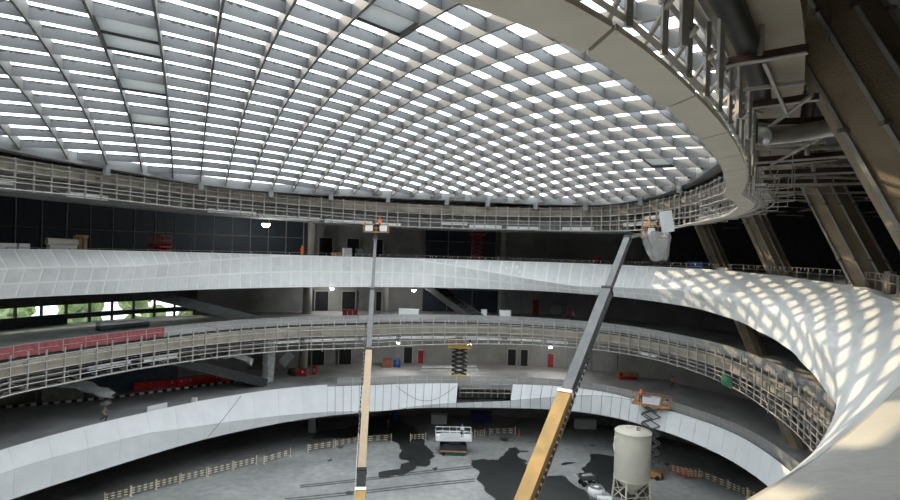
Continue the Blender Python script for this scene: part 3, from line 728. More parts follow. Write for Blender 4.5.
# dark glazing of the third gallery: panels between mullions
gl = thing('curtain_wall', 'dark blue curtain wall glazing with slim mullions behind the third gallery', 'glazing', pol(140, RO(140) - 1, EZ + Z3))
RG = lambda t: RO(t) - 1.0
tg0 = on_wall(303, Z3, RG)
ts = frange(tg0, 186, 22)
for i, (a, b) in enumerate(zip(ts[:-1], ts[1:])):
    for za, zb in ((Z3 + .1, 1.1), (1.2, 5.2)):
        g = .1
        MB().hexa([pol(a+g, RG(a), EZ+za), pol(b-g, RG(b), EZ+za), pol(b-g, RG(b)+.06, EZ+za), pol(a+g, RG(a)+.06, EZ+za), pol(a+g, RG(a), EZ+zb), pol(b-g, RG(b), EZ+zb), pol(b-g, RG(b)+.06, EZ+zb), pol(a+g, RG(a)+.06, EZ+zb)]).build('glass_panel', M_glasswall, gl)
    MB().beam(pol(a, RG(a) - .03, EZ + Z3), pol(a, RG(a) - .03, EZ + 5.4), .1, .12).build('mullion', M_steel_dk, gl)
MB().tube([pol(t, RG(t) - .03, EZ + 1.15) for t in frange(tg0, 186, 40)], .05, 4).build('transom', M_steel_dk, gl)
def glazed_bay(px0, px1, lev, top, label, nx=2):
    t0, t1 = on_wall(px1, lev), on_wall(px0, lev)
    e = thing('glazed_bay', label, 'glazing', pol(t0, RW(t0), EZ + lev)); R_ = lambda t: RO(t) - .3
    for i in range(nx):
        a, b = t0 + (t1 - t0) * i / nx + .06, t0 + (t1 - t0) * (i + 1) / nx - .06
        for f0, f1 in ((0, .48), (.5, .98)):
            za, zb = lev + (top - lev) * f0 + .05, lev + (top - lev) * f1
            MB().hexa([pol(a, R_(a), EZ+za), pol(b, R_(b), EZ+za), pol(b, R_(b)+.06, EZ+za), pol(a, R_(a)+.06, EZ+za), pol(a, R_(a), EZ+zb), pol(b, R_(b), EZ+zb), pol(b, R_(b)+.06, EZ+zb), pol(a, R_(a)+.06, EZ+zb)]).build('glass_panel', M_glasswall, e)
    for i in range(nx + 1):
        a = t0 + (t1 - t0) * i / nx; MB().beam(pol(a, R_(a) - .05, EZ+lev), pol(a, R_(a) - .05, EZ+top), .14, .14).build('mullion', M_steel_dk, e)
    MB().tube([pol(a, R_(a) - .05, EZ + lev + (top-lev)*.49) for a in frange(t0, t1, 4)], .06, 4).build('transom', M_steel_dk, e)
glazed_bay(425, 496, Z3, 4.4, 'dark glazed bay behind the red scissor lift on the third gallery', 3)
glazed_bay(422, 498, Z2, Z3 - 1, 'dark glazed bay with stair behind it on the second gallery', 3)
# window wall of the second gallery on the left
wn = 0
WZ = [-9.95, -9.4, -8.8, -7.75]
def wallstrip(t0, t1, z0, z1, material, name, parent, r0=0, dep=.3):
    mb = MB(); ts = frange(t0, t1, max(1, int((t1 - t0) / 2)))
    for a, b in zip(ts[:-1], ts[1:]):
        mb.hexa([pol(a, RO(a)+r0, EZ+z0), pol(b, RO(b)+r0, EZ+z0), pol(b, RO(b)+r0+dep, EZ+z0), pol(a, RO(a)+r0+dep, EZ+z0), pol(a, RO(a)+r0, EZ+z1), pol(b, RO(b)+r0, EZ+z1), pol(b, RO(b)+r0+dep, EZ+z1), pol(a, RO(a)+r0+dep, EZ+z1)])
    return mb.build(name, material, parent)
wl = bpy.data.objects['wall_left']
wallstrip(131, 179, Z2, WZ[0], M_wall_dk, 'sill_wall', wl); wallstrip(131, 179, WZ[3], Z3, M_wall_dk, 'lintel_wall', wl); wallstrip(131, 179, WZ[1], WZ[2], M_wall_dk, 'mid_band', wl, -.2, .5); wallstrip(152, 179, WZ[0] - .1, WZ[1] + .1, M_wall_dk, 'sill_wall', wl, -.1, .4)
M_wglass = glass_mat('window_glass', (.8, .86, .84), .06)
for lo, hi in ((WZ[0], WZ[1]), (WZ[2], WZ[3])):
    ts = frange(132, 178, 14)
    for i, (a, b) in enumerate(zip(ts[:-1], ts[1:])):
        wn += 1; e = sempty('window_%d' % wn, 'clear window pane looking out on trees')
        MB().hexa([pol(a+.15, RO(a)+.1, EZ+lo), pol(b-.15, RO(b)+.1, EZ+lo), pol(b-.15, RO(b)+.14, EZ+lo), pol(a+.15, RO(a)+.14, EZ+lo), pol(a+.15, RO(a)+.1, EZ+hi), pol(b-.15, RO(b)+.1, EZ+hi), pol(b-.15, RO(b)+.14, EZ+hi), pol(a+.15, RO(a)+.14, EZ+hi)]).build('pane', M_wglass, e)
        MB().beam(pol(a, RO(a)+.05, EZ+lo), pol(a, RO(a)+.05, EZ+hi), .28, .2).build('window_frame', M_wall_dk, e)
for i in range(12):
    t = 131 + i * 4.3; r = RO(t) + (5, 8.5)[i % 2]; p = pol(t, r, 0)
    e = thing('tree', 'leafy green tree standing outside the second gallery windows', 'tree', p, 'trees outside the windows')
    mb = MB()
    for k in range(9):
        mb.blob((p[0] + random.uniform(-.9, .9), p[1] + random.uniform(-.9, .9), EZ - 9.6 + random.uniform(-4.5, 2.4)), [random.uniform(1.0, 1.5)]*3, seed=i*20+k, amp=.5)
    mb.build('crown', M_leaf, e); MB().tube([p, (p[0], p[1], EZ - 11)], [.3, .2], 8).build('trunk', M_wood, e)

# ================================================================== LAMPS
def work_lamp(px, py, depth, size, power, label, ztop=None):
    p = atd(px, py, depth)
    e = thing('work_lamp', label, 'lamp', tuple(p))
    MB().lathe(p, [(size*.9, .02), (size, .12), (size*.5, .3), (.04, .34)], 16).build('housing', M_steel_dk, e)
    MB().lathe(p, [(size*.3, -size*.8), (size*.7, -size*.6), (size*.9, -.1), (size*.9, .02)], 16).build('lens', M_lamp, e, True)
    MB().tube([p + np.array((0, 0, .3)), np.array((p[0], p[1], EZ + ztop if ztop is not None else p[2] + 1.4))], .02, 5).build('cable', M_blk, e)
    l = bpy.data.lights.new('work_lamp_light', 'POINT'); l.energy = power; l.shadow_soft_size = .3; l.color = (1, .97, .93)
    o = bpy.data.objects.new('work_lamp_light', l); col.objects.link(o); o.location = (p[0], p[1], p[2] - .35 - size)
work_lamp(266, 224, 76, .55, 120, 'round bright work lamp hanging under the roof ring framework')
work_lamp(332, 288.2, 86, .3, 60, 'small white work lamp below the third gallery fascia near the doorways', Z3 - .5)
work_lamp(414, 290, 86, .3, 60, 'small white work lamp below the third gallery fascia beside the glazed bay', Z3 - .5)
work_lamp(398.5, 342.5, 84, .28, 120, 'small white work lamp under the second gallery near the blue drum', Z2 - .6)
work_lamp(469.5, 344.5, 85, .28, 90, 'small white work lamp under the second gallery above the yellow lift', Z2 - .6)
work_lamp(550.5, 346.5, 86, .28, 120, 'small white work lamp under the second gallery beside the red door', Z2 - .6)

# ================================================================== WET PATCHES AND TRACKS ON THE FLOOR
M_wet = mat('wet_floor', (.03, .032, .031), .35, var=.25, scale=.4, spec=.45)
def z36(pts): return [(360 + x/5, 400 + y/5) for x, y in pts]
def z54(pts): return [(540 + x/5, 400 + y/5) for x, y in pts]
def z18(pts): return [(180 + x/5, 400 + y/5) for x, y in pts]
def patch(px, label, group=None, z=.004, mt=M_wet):
    P = [atz(a, b, Z0) for a, b in px]
    # ragged outline: subdivide edges with small offsets
    Q = []; rnd = random.Random(int(sum(a for a, b in px)))
    for i, p in enumerate(P):
        q_ = P[(i+1) % len(P)]; L = math.hypot(*(q_ - p)[:2]); n = max(1, int(L / .55)); nx, ny = -(q_ - p)[1] / max(L, .01), (q_ - p)[0] / max(L, .01)
        for k in range(n):
            o = rnd.uniform(-.26, .26) if k else 0; c = p + (q_ - p) * k / n; Q.append((c[0] + nx*o, c[1] + ny*o))
    import bmesh
    bm = bmesh.new(); vs_ = [bm.verts.new((x, y, z)) for x, y in Q]; f = bm.faces.new(vs_)
    if f.normal.z < 0: f.normal_flip()
    bmesh.ops.triangulate(bm, faces=[f]); me = bpy.data.meshes.new('wet_patch'); bm.to_mesh(me); bm.free(); me.materials.append(mt)
    return tag(link('wet_patch', me), label, 'puddle', group)
patch(z36([(100,390),(95,360),(150,350),(200,345),(205,320),(250,310),(195,290),(205,260),(195,225),(165,205),(60,190),(-50,195),(-120,190),(-240,195),(-200,150),(-60,140),(0,110),(60,90),(150,80),(270,130),(310,190),(340,240),(380,280),(345,300),(350,325),(330,335),(280,330),(270,350),(230,370),(130,390)]), 'large dark patch of wet floor and painted shade spreading from under the fascia past the striped barriers')  # wet floor; the far part also colours in the shade under the gallery
patch(z36([(555,300),(600,295),(690,300),(720,270),(740,240),(780,235),(800,255),(790,285),(830,300),(835,340),(850,370),(900,380),(1010,375),(1080,430),(1130,460),(1150,500),(1150,560),(700,560),(680,500),(640,470),(620,450),(610,420),(580,395),(595,370),(590,350),(560,330)]), 'dark wet patch running under the leaning yellow boom')
patch(z54([(205,345),(250,300),(255,270),(330,275),(375,285),(420,330),(520,400),(560,470),(500,520),(360,480),(280,410),(220,370)]), 'dark wet patch around the feet of the cream silo')
for k, pts in enumerate(([(105,318),(150,310),(185,312),(140,322),(110,328)], [(250,225),(275,222),(275,232),(252,232)], [(620,315),(645,312),(650,325),(628,328)])):
    patch(z54(pts), ('thin dark damp streak on open floor beside the boom', 'tiny dark damp spot on the floor between boom and silo', 'small oval damp spot on the floor beside the timber boards')[k])
for k, pts in enumerate(([(695,190),(745,192),(742,205),(720,208)], [(800,252),(845,252),(840,260),(805,262)], [(360,340),(385,335),(388,350),(365,352)])):
    patch(z36(pts), ('oval damp spot on the floor between barrier and boom', 'narrow damp spot beside the big wet patch', 'round damp spot touching the upper tyre track')[k])
for k, pts in enumerate(([(790,235),(815,233),(815,242),(795,244)], [(735,300),(760,293),(762,302),(742,308)], [(820,462),(850,452),(865,468),(840,478)])):
    patch(z18(pts), ('small damp spot just in front of the long striped barrier', 'small damp spot on bare floor between barrier run and tyre tracks', 'small damp spot between the two tyre tracks')[k])
def track(p0, p1, label):
    a, b = Vector(atz(*p0, Z0)), Vector(atz(*p1, Z0)); pts = [a.lerp(b, i / 10) for i in range(11)]
    mb = MB(); n = (b - a).cross(Vector((0, 0, 1))).normalized() * .17; rows = []
    for i, p in enumerate(pts):
        wv = math.sin(i * .6) * .15; rows.append([(p + n*(1+wv) + n*wv*2) + Vector((0,0,.003)), (p - n*(1-wv) + n*wv*2) + Vector((0,0,.003))])
    tag(mb.sheet(rows).build('tyre_track', mat('tyre_mark', (.10, .10, .098), .7, var=.4, scale=1.2)), label, 'tyre track', 'tyre tracks')
for k, (y0, y1) in enumerate(((400, 328), (409, 338), (466, 395), (478, 406))):
    track((285 if k > 1 else 300, 400 + (y0 + 28) / 5), (360 + 575 / 5, 400 + y1 / 5), 'dark wet tyre track crossing the atrium floor, %s' % ('outermost of the upper pair', 'inner line of the upper pair', 'inner line of the lower pair', 'outermost of the lower pair')[k])

# ================================================================== PEOPLE (built together, skinned once)
PEOPLE = []
def person(loc, face, pose, cloth, label, helmet=None, h=1.72):
    PEOPLE.append((loc, face, pose, cloth, label, helmet, h))
POSES = {
 'walk': dict(lk=(.10,.28,.52), la=(.10,.12,.08), rk=(-.10,.12,.50), ra=(-.10,-.38,.14), le=(.24,-.14,1.12), lh=(.24,-.02,.90), re=(-.24,.16,1.12), rh=(-.22,.36,1.02), lean=.06),
 'reach': dict(lk=(.12,.05,.50), la=(.14,.0,.08), rk=(-.12,.05,.50), ra=(-.14,.0,.08), le=(.26,.30,1.40), lh=(.18,.52,1.62), re=(-.26,.30,1.36), rh=(-.18,.54,1.52), lean=.05),
 'stand': dict(lk=(.11,.03,.50), la=(.13,.0,.08), rk=(-.11,.02,.50), ra=(-.13,.0,.08), le=(.25,-.02,1.13), lh=(.22,.18,.95), re=(-.25,.0,1.13), rh=(-.20,.24,1.0), lean=.03),
}
def make_people():
    tmp = []
    for loc, face, pose, cloth, label, helmet, h in PEOPLE:
        P = POSES[pose]; L = P['lean']
        V = [((0,0,.95), .155, .12), ((0,L*.5,1.18), .145, .115), ((0,L,1.40), .17, .11), ((0,L,1.50), .06, .06), ((0,L+.02,1.58), .085, .10), ((0,L+.02,1.68), .075, .085)]
        E = [(0,1),(1,2),(2,3),(3,4),(4,5)]; part = ['p','s','s','k','k','k']
        def add(p, r, par, kind): V.append((p, r, r)); part.append(kind); E.append((par, len(V)-1)); return len(V)-1
        for sx, k, a in ((1,'lk','la'), (-1,'rk','ra')):
            i = add((.10*sx, 0, .88), .095, 0, 'p'); i = add(P[k], .068, i, 'p'); i = add(P[a], .048, i, 'p'); add((P[a][0], P[a][1]+.16, P[a][2]-.04), .04, i, 'b')
        for sx, k, a in ((1,'le','lh'), (-1,'re','rh')):
            i = add((.20*sx, L, 1.38), .065, 2, 's'); i = add(P[k], .05, i, 's'); i = add(P[a], .036, i, 'k')
            d = Vector(P[a]) - Vector(P[k]); d.normalize()
            for o_ in (-.028, 0, .028):
                j = add(tuple(Vector(P[a]) + d*.07 + Vector((o_, 0, 0))), .014, i, 'k'); add(tuple(Vector(P[a]) + d*.15 + Vector((o_, .01, -.01))), .010, j, 'k')
            j = add(tuple(Vector(P[a]) + d*.04 + Vector((-.045*sx, .02, 0))), .013, i, 'k'); add(tuple(Vector(P[a]) + d*.09 + Vector((-.05*sx, .04, 0))), .010, j, 'k')
        me = bpy.data.meshes.new('body'); me.from_pydata([v[0] for v in V], E, [])
        o = bpy.data.objects.new('body_tmp', me); col.objects.link(o)
        o.modifiers.new('skin', 'SKIN'); ss = o.modifiers.new('sub', 'SUBSURF'); ss.levels = 1; ss.render_levels = 1
        sk = me.skin_vertices[0].data
        for i, v in enumerate(V): sk[i].radius = (v[1], v[2])
        sk[0].use_root = True
        tmp.append((o, V, part))
    dg = bpy.context.evaluated_depsgraph_get()
    for (o, V, part), (loc, face, pose, cloth, label, helmet, h) in zip(tmp, PEOPLE):
        me = bpy.data.meshes.new_from_object(o.evaluated_get(dg))
        me.materials.clear()
        for mm in (cloth[0], cloth[1], M_skin, M_blk): me.materials.append(mm)
        VP = np.array([v[0] for v in V]); idx = {'s':0, 'p':1, 'k':2, 'b':3}
        mi = []
        for f in me.polygons:
            c = np.array(f.center); mi.append(idx[part[int(((VP - c)**2).sum(1).argmin())]])
        me.polygons.foreach_set('material_index', mi); me.polygons.foreach_set('use_smooth', [True]*len(mi))
        old = o.data; bpy.data.objects.remove(o); bpy.data.meshes.remove(old)
        e = thing('person', label, 'person', tuple(loc), rz=face, local=True); s_ = h / 1.76; e.scale = (s_, s_, s_)
        b = link('body', me); b.parent = e; b.location = (0, 0, -.03)
        L = POSES[pose]['lean']; hc = (0, L + .02, 1.70)
        if helmet:
            MBh = MB(); MBh.lathe(hc, [(.16, -.02), (.165, .0), (.125, .01), (.12, .06), (.085, .115), (.02, .135)], 14); hh = MBh.build('helmet', helmet); hh.parent = e
        else:
            MBh = MB(); MBh.blob((hc[0], hc[1] - .02, hc[2] - .01), (.10, .115, .085), sub=2, amp=.06); hh = MBh.build('hair', M_blk); hh.parent = e
        fm = MB(); fm.blob((0, hc[1] + .10, 1.60), (.02, .03, .03), sub=1, amp=0); fm.build('nose', M_skin).parent = e
        for sx in (-1, 1):
            MB().blob((.035*sx, hc[1] + .09, 1.635), (.014, .01, .01), sub=1, amp=0).build('eye', M_blk).parent = e

# ================================================================== MACHINES
def scissor_lift(base, rz, size, plat_h, deck, cbase, cdeck, carm, label, levels=4, rail_h=1.1, group=None, white_sheet=None):
    """base: centre on the floor; size (l, w, chassis height); deck (l, w)"""
    e = thing('scissor_lift', label, 'scissor lift', tuple(base), group, rz, local=True)
    l, w_, ch = size; L, W = deck
    def add(mb, name, mt, par=e):
        o = mb.build(name, mt); o.parent = par; return o
    c = MB(); c.box((0, 0, ch/2 + .18), (l, w_, ch)); c.box((0, w_*.36, ch + .22), (l*.7, w_*.2, .1)); c.box((0, -w_*.36, ch + .22), (l*.7, w_*.2, .1)); add(c, 'chassis', cbase)
    for sx in (-1, 1):
        for sy in (-1, 1):
            R = Matrix.Rotation(PI/2, 3, 'X'); wm = MB(); n0 = 14
            wm.tube([(sx*l*.36, sy*w_*.5 - sy*.02, .25), (sx*l*.36, sy*w_*.5 + sy*.16, .25)], .25, 14); add(wm, 'wheel', M_blk)
    z0_ = ch + .25; z1_ = plat_h - .15; st = (z1_ - z0_) / levels; hx = min(L, l) * .38
    for i in range(levels):
        a, b = z0_ + st*i, z0_ + st*(i+1)
        for sy in (-1, 1):
            y = sy * w_ * .32
            add(MB().beam((-hx, y, a), (hx, y, b), .07, .13), 'scissor_arm', carm); add(MB().beam((hx, y - sy*.09, a), (-hx, y - sy*.09, b), .07, .13), 'scissor_arm', carm)
        add(MB().tube([(-hx, -w_*.32, b), (-hx, w_*.32, b)], .05, 6).tube([(hx, -w_*.32, b), (hx, w_*.32, b)], .05, 6).tube([(0, -w_*.32, (a+b)/2), (0, w_*.32, (a+b)/2)], .05, 6), 'pivot_pins', carm)
    d = MB(); d.box((0, 0, plat_h), (L, W, .16)); dk = add(d, 'platform', cdeck)
    rl = MB(); zt = plat_h + .08
    for fz in (.5, 1.0):
        z = zt + rail_h*fz
        rl.tube([(-L/2, -W/2, z), (L/2, -W/2, z), (L/2, W/2, z), (-L/2, W/2, z)], .04, 5, closed=True)
    n = max(2, int(L / .9))
    for i in range(n + 1):
        x = -L/2 + L*i/n
        for sy in (-1, 1): rl.tube([(x, sy*W/2, zt - .05), (x, sy*W/2, zt + rail_h)], .035, 5)
    add(rl, 'guard_rails', cdeck)
    tb = MB()
    for sy in (-1, 1): tb.box((0, sy*W/2, zt + .1), (L, .02, .2))
    add(tb, 'toe_boards', cdeck)
    if white_sheet:
        add(MB().box((white_sheet[0], -W/2 - .03, zt + .55), (white_sheet[1], .03, .8)), 'white_sheet', M_white)
    add(MB().box((L*.42, -W*.3, zt + .9), (.25, .3, .25)), 'control_box', M_blk)
    return e
M_lgrey = mat('lift_grey', (.10, .102, .105), .5, var=.1)
b = atz(459, 383, Z1); b = np.array((b[0], b[1] + 1.6, EZ + Z1))
scissor_lift(b, 0, (2.8, 1.3, .6), 4.7, (3.3, 1.4), M_yel, M_yel, M_blk, 'bright yellow scissor lift raised on the first gallery', levels=6)
scissor_lift(atz(453, 453, Z0), .04, (3.5, 1.9, 1.0), 1.95, (4.7, 2.0), mat('lift_base_navy', (.03, .035, .05), .5, var=.2), M_wht, M_lgrey, 'long lowered scissor lift with white rails and orange-green chassis on the atrium floor', levels=1, white_sheet=(-.5, 2.6))
p = atz(453, 453, Z0); tag(MB().box((p[0] + .0, p[1] - 1.05, .55), (3.4, .06, .2)).build('bumper_board', M_rust), 'tan bumper board along the front of the long lowered lift', 'board')
tag(MB().box((p[0] + .2, p[1] - 1.1, .18), (2.6, .1, .25)).build('green_kick_plate', M_green), 'green kick plate at the foot of the long lowered lift', 'plate')
rs = atz(657, 483, Z0); rs = np.array((rs[0] - .2, rs[1] + 2.0, 0))
scissor_lift(rs, -.52, (2.9, 1.4, .6), 8.7, (4.4, 1.5), M_rust, M_rust, M_lgrey, 'rust-orange scissor lift raised against the white first gallery fascia', levels=7, white_sheet=(.0, 1.9))
rp = onring(477, 250, lambda t: R3t(t) + 6.5); 
scissor_lift((rp[0], rp[1], EZ + Z3), 0, (2.2, 1.1, .5), 4.0, (2.4, 1.2), M_reddoor, M_reddoor, mat('dark_red', (.25, .03, .05), .5, var=.1), 'dark red scissor lift raised in front of the glazed bay on the third gallery', levels=5)
rp = onring(160, 250, lambda t: R3t(t) + 2.0)
scissor_lift((rp[0], rp[1], EZ + Z3 - .05), -.7, (2.3, 1.1, .5), 1.1, (2.9, 1.2), M_red, M_red, M_blk, 'lowered bright red scissor lift cage standing by the third gallery fascia edge', levels=1)
# red cart and others on first gallery
def crate(loc, size, rz, mt, label, cat, group=None, lid=None, name='crate'):
    e = thing(name, label, cat, tuple(loc), group, rz, local=True)
    m1 = MB().box((0, 0, size[2]/2), size).build('body', mt); m1.parent = e
    m2 = MB().box((0, 0, size[2] + .03), (size[0]*1.04, size[1]*1.04, .06)).box((0, 0, size[2]*.5), (size[0]*1.02, size[1]*1.02, .06)).build('lid', lid or mt); m2.parent = e
    m3 = MB()
    for sx in (-1, 1): m3.box((sx*size[0]*.35, 0, -.0 + .03), (.12, size[1]*.9, .06))
    m3 = m3.build('skids', M_wood); m3.parent = e
    return e
crate(atz(627, 379, Z1), (2.6, 1.2, 1.0), 0, M_red, 'red steel site box with tan side panel on the first gallery', 'site box', lid=M_rust, name='site_box')
p = atz(629, 380, Z1); tag(MB().box((p[0], p[1] - .75, p[2] + .95), (2.3, .08, .45)).build('timber_board', M_wood), 'tan timber board leaning on the red site box', 'board')
crate(atz(655, 374, Z1), (1.6, 1.0, 1.0), 0, M_reddoor, 'dark red toolbox beside the red site box', 'toolbox', name='toolbox')
crate(atz(641, 373, Z1), (1.5, .8, .35), .1, M_blue, 'low dark blue case between red site box and toolbox', 'case', name='case')
p = atz(397, 367, Z1); tag(MB().lathe(p, [(.45, 0), (.5, .05), (.5, .4), (.52, .45), (.5, .5), (.5, 1.05), (.46, 1.15), (.1, 1.18)], 18).build('plastic_drum', M_blue, None, True), 'blue plastic drum by the far wall of the first gallery', 'drum')
crate(atz(387, 367, Z1), (1.4, .9, 1.2), .1, mat('junk_dark_red', (.18, .07, .05), .8, var=.6, scale=3), 'dark red welding cart next to the blue drum', 'cart', name='tool_cart')
for i, (a, b_, dz) in enumerate(((421, 478, .0), (422, 476, .35))):
    p0, p1 = atz(a, 371 - i*1.0, Z1), atz(b_, 370 - i*1.0, Z1); p0[2] += .12 + dz; p1[2] += .12 + dz
    tag(MB().beam(p0, p1, .9, .2).build('steel_profile_bundle', mat('bright_steel', (.6, .62, .63), .4, .4, var=.1)), ('bundle of bright steel profiles lying on the first gallery floor', 'shorter bundle of bright steel profiles stacked on the lower one')[i], 'steel bundle', 'steel profile bundles')
    tag(MB().beam(Vector(p0).lerp(Vector(p1), .2) + Vector((0, .5, -.16)), Vector(p0).lerp(Vector(p1), .2) + Vector((0, -.5, -.16)), .12, .12).build('timber_bearer', M_wood), ('timber bearer under the lower steel bundle', 'timber bearer between the two steel bundles')[i], 'bearer')
for i, (px, py) in enumerate(((301, 376), (314.5, 374))):
    p = atz(px, py, Z1)
    e = thing('fire_box', ('wide red fire extinguisher stand beside the column foot on the first gallery', 'tall narrow red extinguisher stand by the doorway on the first gallery')[i], 'extinguisher stand', tuple(p), local=True)
    o = MB().box((0, 0, .5), ((1.6, .6)[i], .5, (1.0, 1.5)[i])).build('cabinet', M_red); o.parent = e
    o = MB().box((.3 if i == 0 else 0, -.27, .6), (.3, .04, .4)).build('notice_plate', M_wht); o.parent = e
    for sx in (-1, 1):
        o = MB().lathe((sx*(.4, .15)[i], -.4, 0), [(.09, 0), (.09, .5), (.04, .58), (.03, .66)], 10).build('extinguisher', M_red); o.parent = e
# white boxes etc. on the ground below the first gallery
crate(atz(439, 423, Z0), (2.4, 1.2, 1.3), 0, M_white_b, 'pale grey cabinet standing under the first gallery fascia', 'cabinet', name='site_cabinet')
crate(atz(481, 421, Z0), (3.2, 1.3, 1.4), 0, mat('navy', (.02, .03, .12), .5, var=.1), 'navy blue container in shade under the first gallery', 'container', name='container')
crate(atz(394.5, 420, Z0), (.9, .8, 1.4), 0, M_blue, 'upright blue bin in shade under the first gallery', 'bin', name='bin')
a, b_ = atz(312, 433, Z0), atz(306, 432, Z0); tag(MB().beam(a, b_ + np.array((0, 3, 3.3)), 1.1, .08, up=(0, 1, 0)).build('leaning_board', M_white_b), 'white board leaning beside the bright red door', 'board')
for i, (px, py, sx, sz) in enumerate(((585, 428, 3.2, 1.4),)):
    crate(atz(px, py, Z0), (sx, 1.2, sz), 0, M_white_b, 'low grey workbench under the first gallery behind the silo', 'bench', name='workbench')

# silo ---------------------------------------------------------------------
sb = atz(631, 506, Z0); sb = np.array((sb[0], sb[1], 0))
e = thing('mortar_silo', 'cream cylindrical mortar silo on braced steel legs standing on the atrium floor', 'silo', tuple(sb))
MB().lathe(sb, [(.25, 1.3), (.3, 1.5), (1.85, 3.0), (1.88, 3.1), (1.88, 8.0), (1.84, 8.12), (.5, 8.28), (.05, 8.3)], 40).build('tank', M_silo, e, True)
for z in (3.1, 8.0): MB().tube([(sb[0] + 1.9*math.cos(a), sb[1] + 1.9*math.sin(a), z) for a in frange(0, 2*PI, 32)[:-1]], .05, 6, closed=True).build('hoop', M_silo, e)
lp = []
for k in range(4):
    a = PI/4 + k*PI/2 + .2; top = (sb[0] + 1.8*math.cos(a), sb[1] + 1.8*math.sin(a), 3.3); bot = (sb[0] + 2.1*math.cos(a), sb[1] + 2.1*math.sin(a), 0); lp.append((top, bot))
    lg = MB().tube([bot, top], .11, 8).build('leg', M_silo, e); MB().box((bot[0], bot[1], .03), (.45, .45, .06)).build('foot_plate', M_steel_dk, lg)
for k in range(4):
    t0, b0 = lp[k]; t1, b1 = lp[(k+1) % 4]; f = lambda a, b, s: tuple(Vector(a).lerp(Vector(b), s))
    MB().tube([f(b0, t0, .12), f(b1, t1, .85)], .045, 6).build('cross_brace', M_silo, e); MB().tube([f(b0, t0, .85), f(b1, t1, .12)], .045, 6).build('cross_brace', M_silo, e); MB().tube([f(b0, t0, .45), f(b1, t1, .45)], .045, 6).build('cross_brace', M_silo, e)
ld = MB(); x0, y0 = sb[0] + .25, sb[1] - .1
for s_ in (-.18, .18): ld.tube([(x0 + s_, y0 - .7, 8.32), (x0 + s_ + .5, y0 + .6, 8.34)], .03, 5)
for k in range(5): ld.tube([(x0 - .18 + .1*k, y0 - .65 + .3*k, 8.34), (x0 + .18 + .1*k, y0 - .65 + .3*k, 8.34)], .025, 5)
ld.build('hatch_ladder', M_steel_dk, e)
MB().lathe((sb[0] - .3, sb[1] + .5, 8.26), [(.35, 0), (.35, .12), (.3, .16)], 16).build('hatch', M_silo, e)
MB().tube([(sb[0] - 1.95, sb[1], 7.4), (sb[0] - 2.05, sb[1], 6.4), (sb[0] - 1.9, sb[1], 5.8)], .1, 8).build('fill_pipe', M_wht, e)
# mixer pump and small barrow beside the silo
p = atz(596, 498, Z0)
e = thing('mortar_mixer', 'white round-topped mortar mixer with coiled hose beside the cream silo', 'mixer', tuple(p))
MB().lathe(p, [(.7, .2), (.9, .5), (.9, 1.0), (.75, 1.2), (.3, 1.25)], 20).build('drum', M_wht, e, True)
for k in range(5): MB().tube([(p[0] + (.35 + .1*k)*math.cos(a), p[1] + (.35 + .1*k)*math.sin(a), 1.27) for a in frange(0, 2*PI, 16)[:-1]], .035, 5, closed=True).build('hose_coil', M_steel_dk, e)
MB().box((p[0] + .5, p[1] - 1.5, .5), (1.5, .8, .5), -.2).build('pump_trough', M_white_b, e)
MB().box((p[0], p[1], .12), (1.6, 1.2, .2)).build('skid', M_steel_dk, e)
p = atz(587, 485, Z0)
e = thing('site_cart', 'small grey four-wheeled cart loaded with rubble on the wet floor', 'cart', tuple(p), rz=.25, local=True)
for nm, mb, mt in (('tray', MB().box((0, 0, .75), (1.7, 1.0, .08)).box((0, .5, 1.0), (1.7, .05, .5)).box((0, -.5, 1.0), (1.7, .05, .5)).box((.85, 0, 1.0), (.05, 1, .5)).box((-.85, 0, 1.0), (.05, 1, .5)), M_lgrey), ('rubble', MB().blob((0, 0, 1.0), (.75, .42, .32), seed=4, amp=.5), M_conc), ('handle', MB().tube([(-.85, -.4, .8), (-1.25, -.4, 1.3), (-1.25, .4, 1.3), (-.85, .4, .8)], .03, 6), M_steel_dk)):
    o = mb.build(nm, mt); o.parent = e
for sx in (-.6, .6):
    for sy in (-.45, .45):
        o = MB().tube([(sx, sy - .06, .3), (sx, sy + .06, .3)], .3, 14).build('wheel', M_blk); o.parent = e

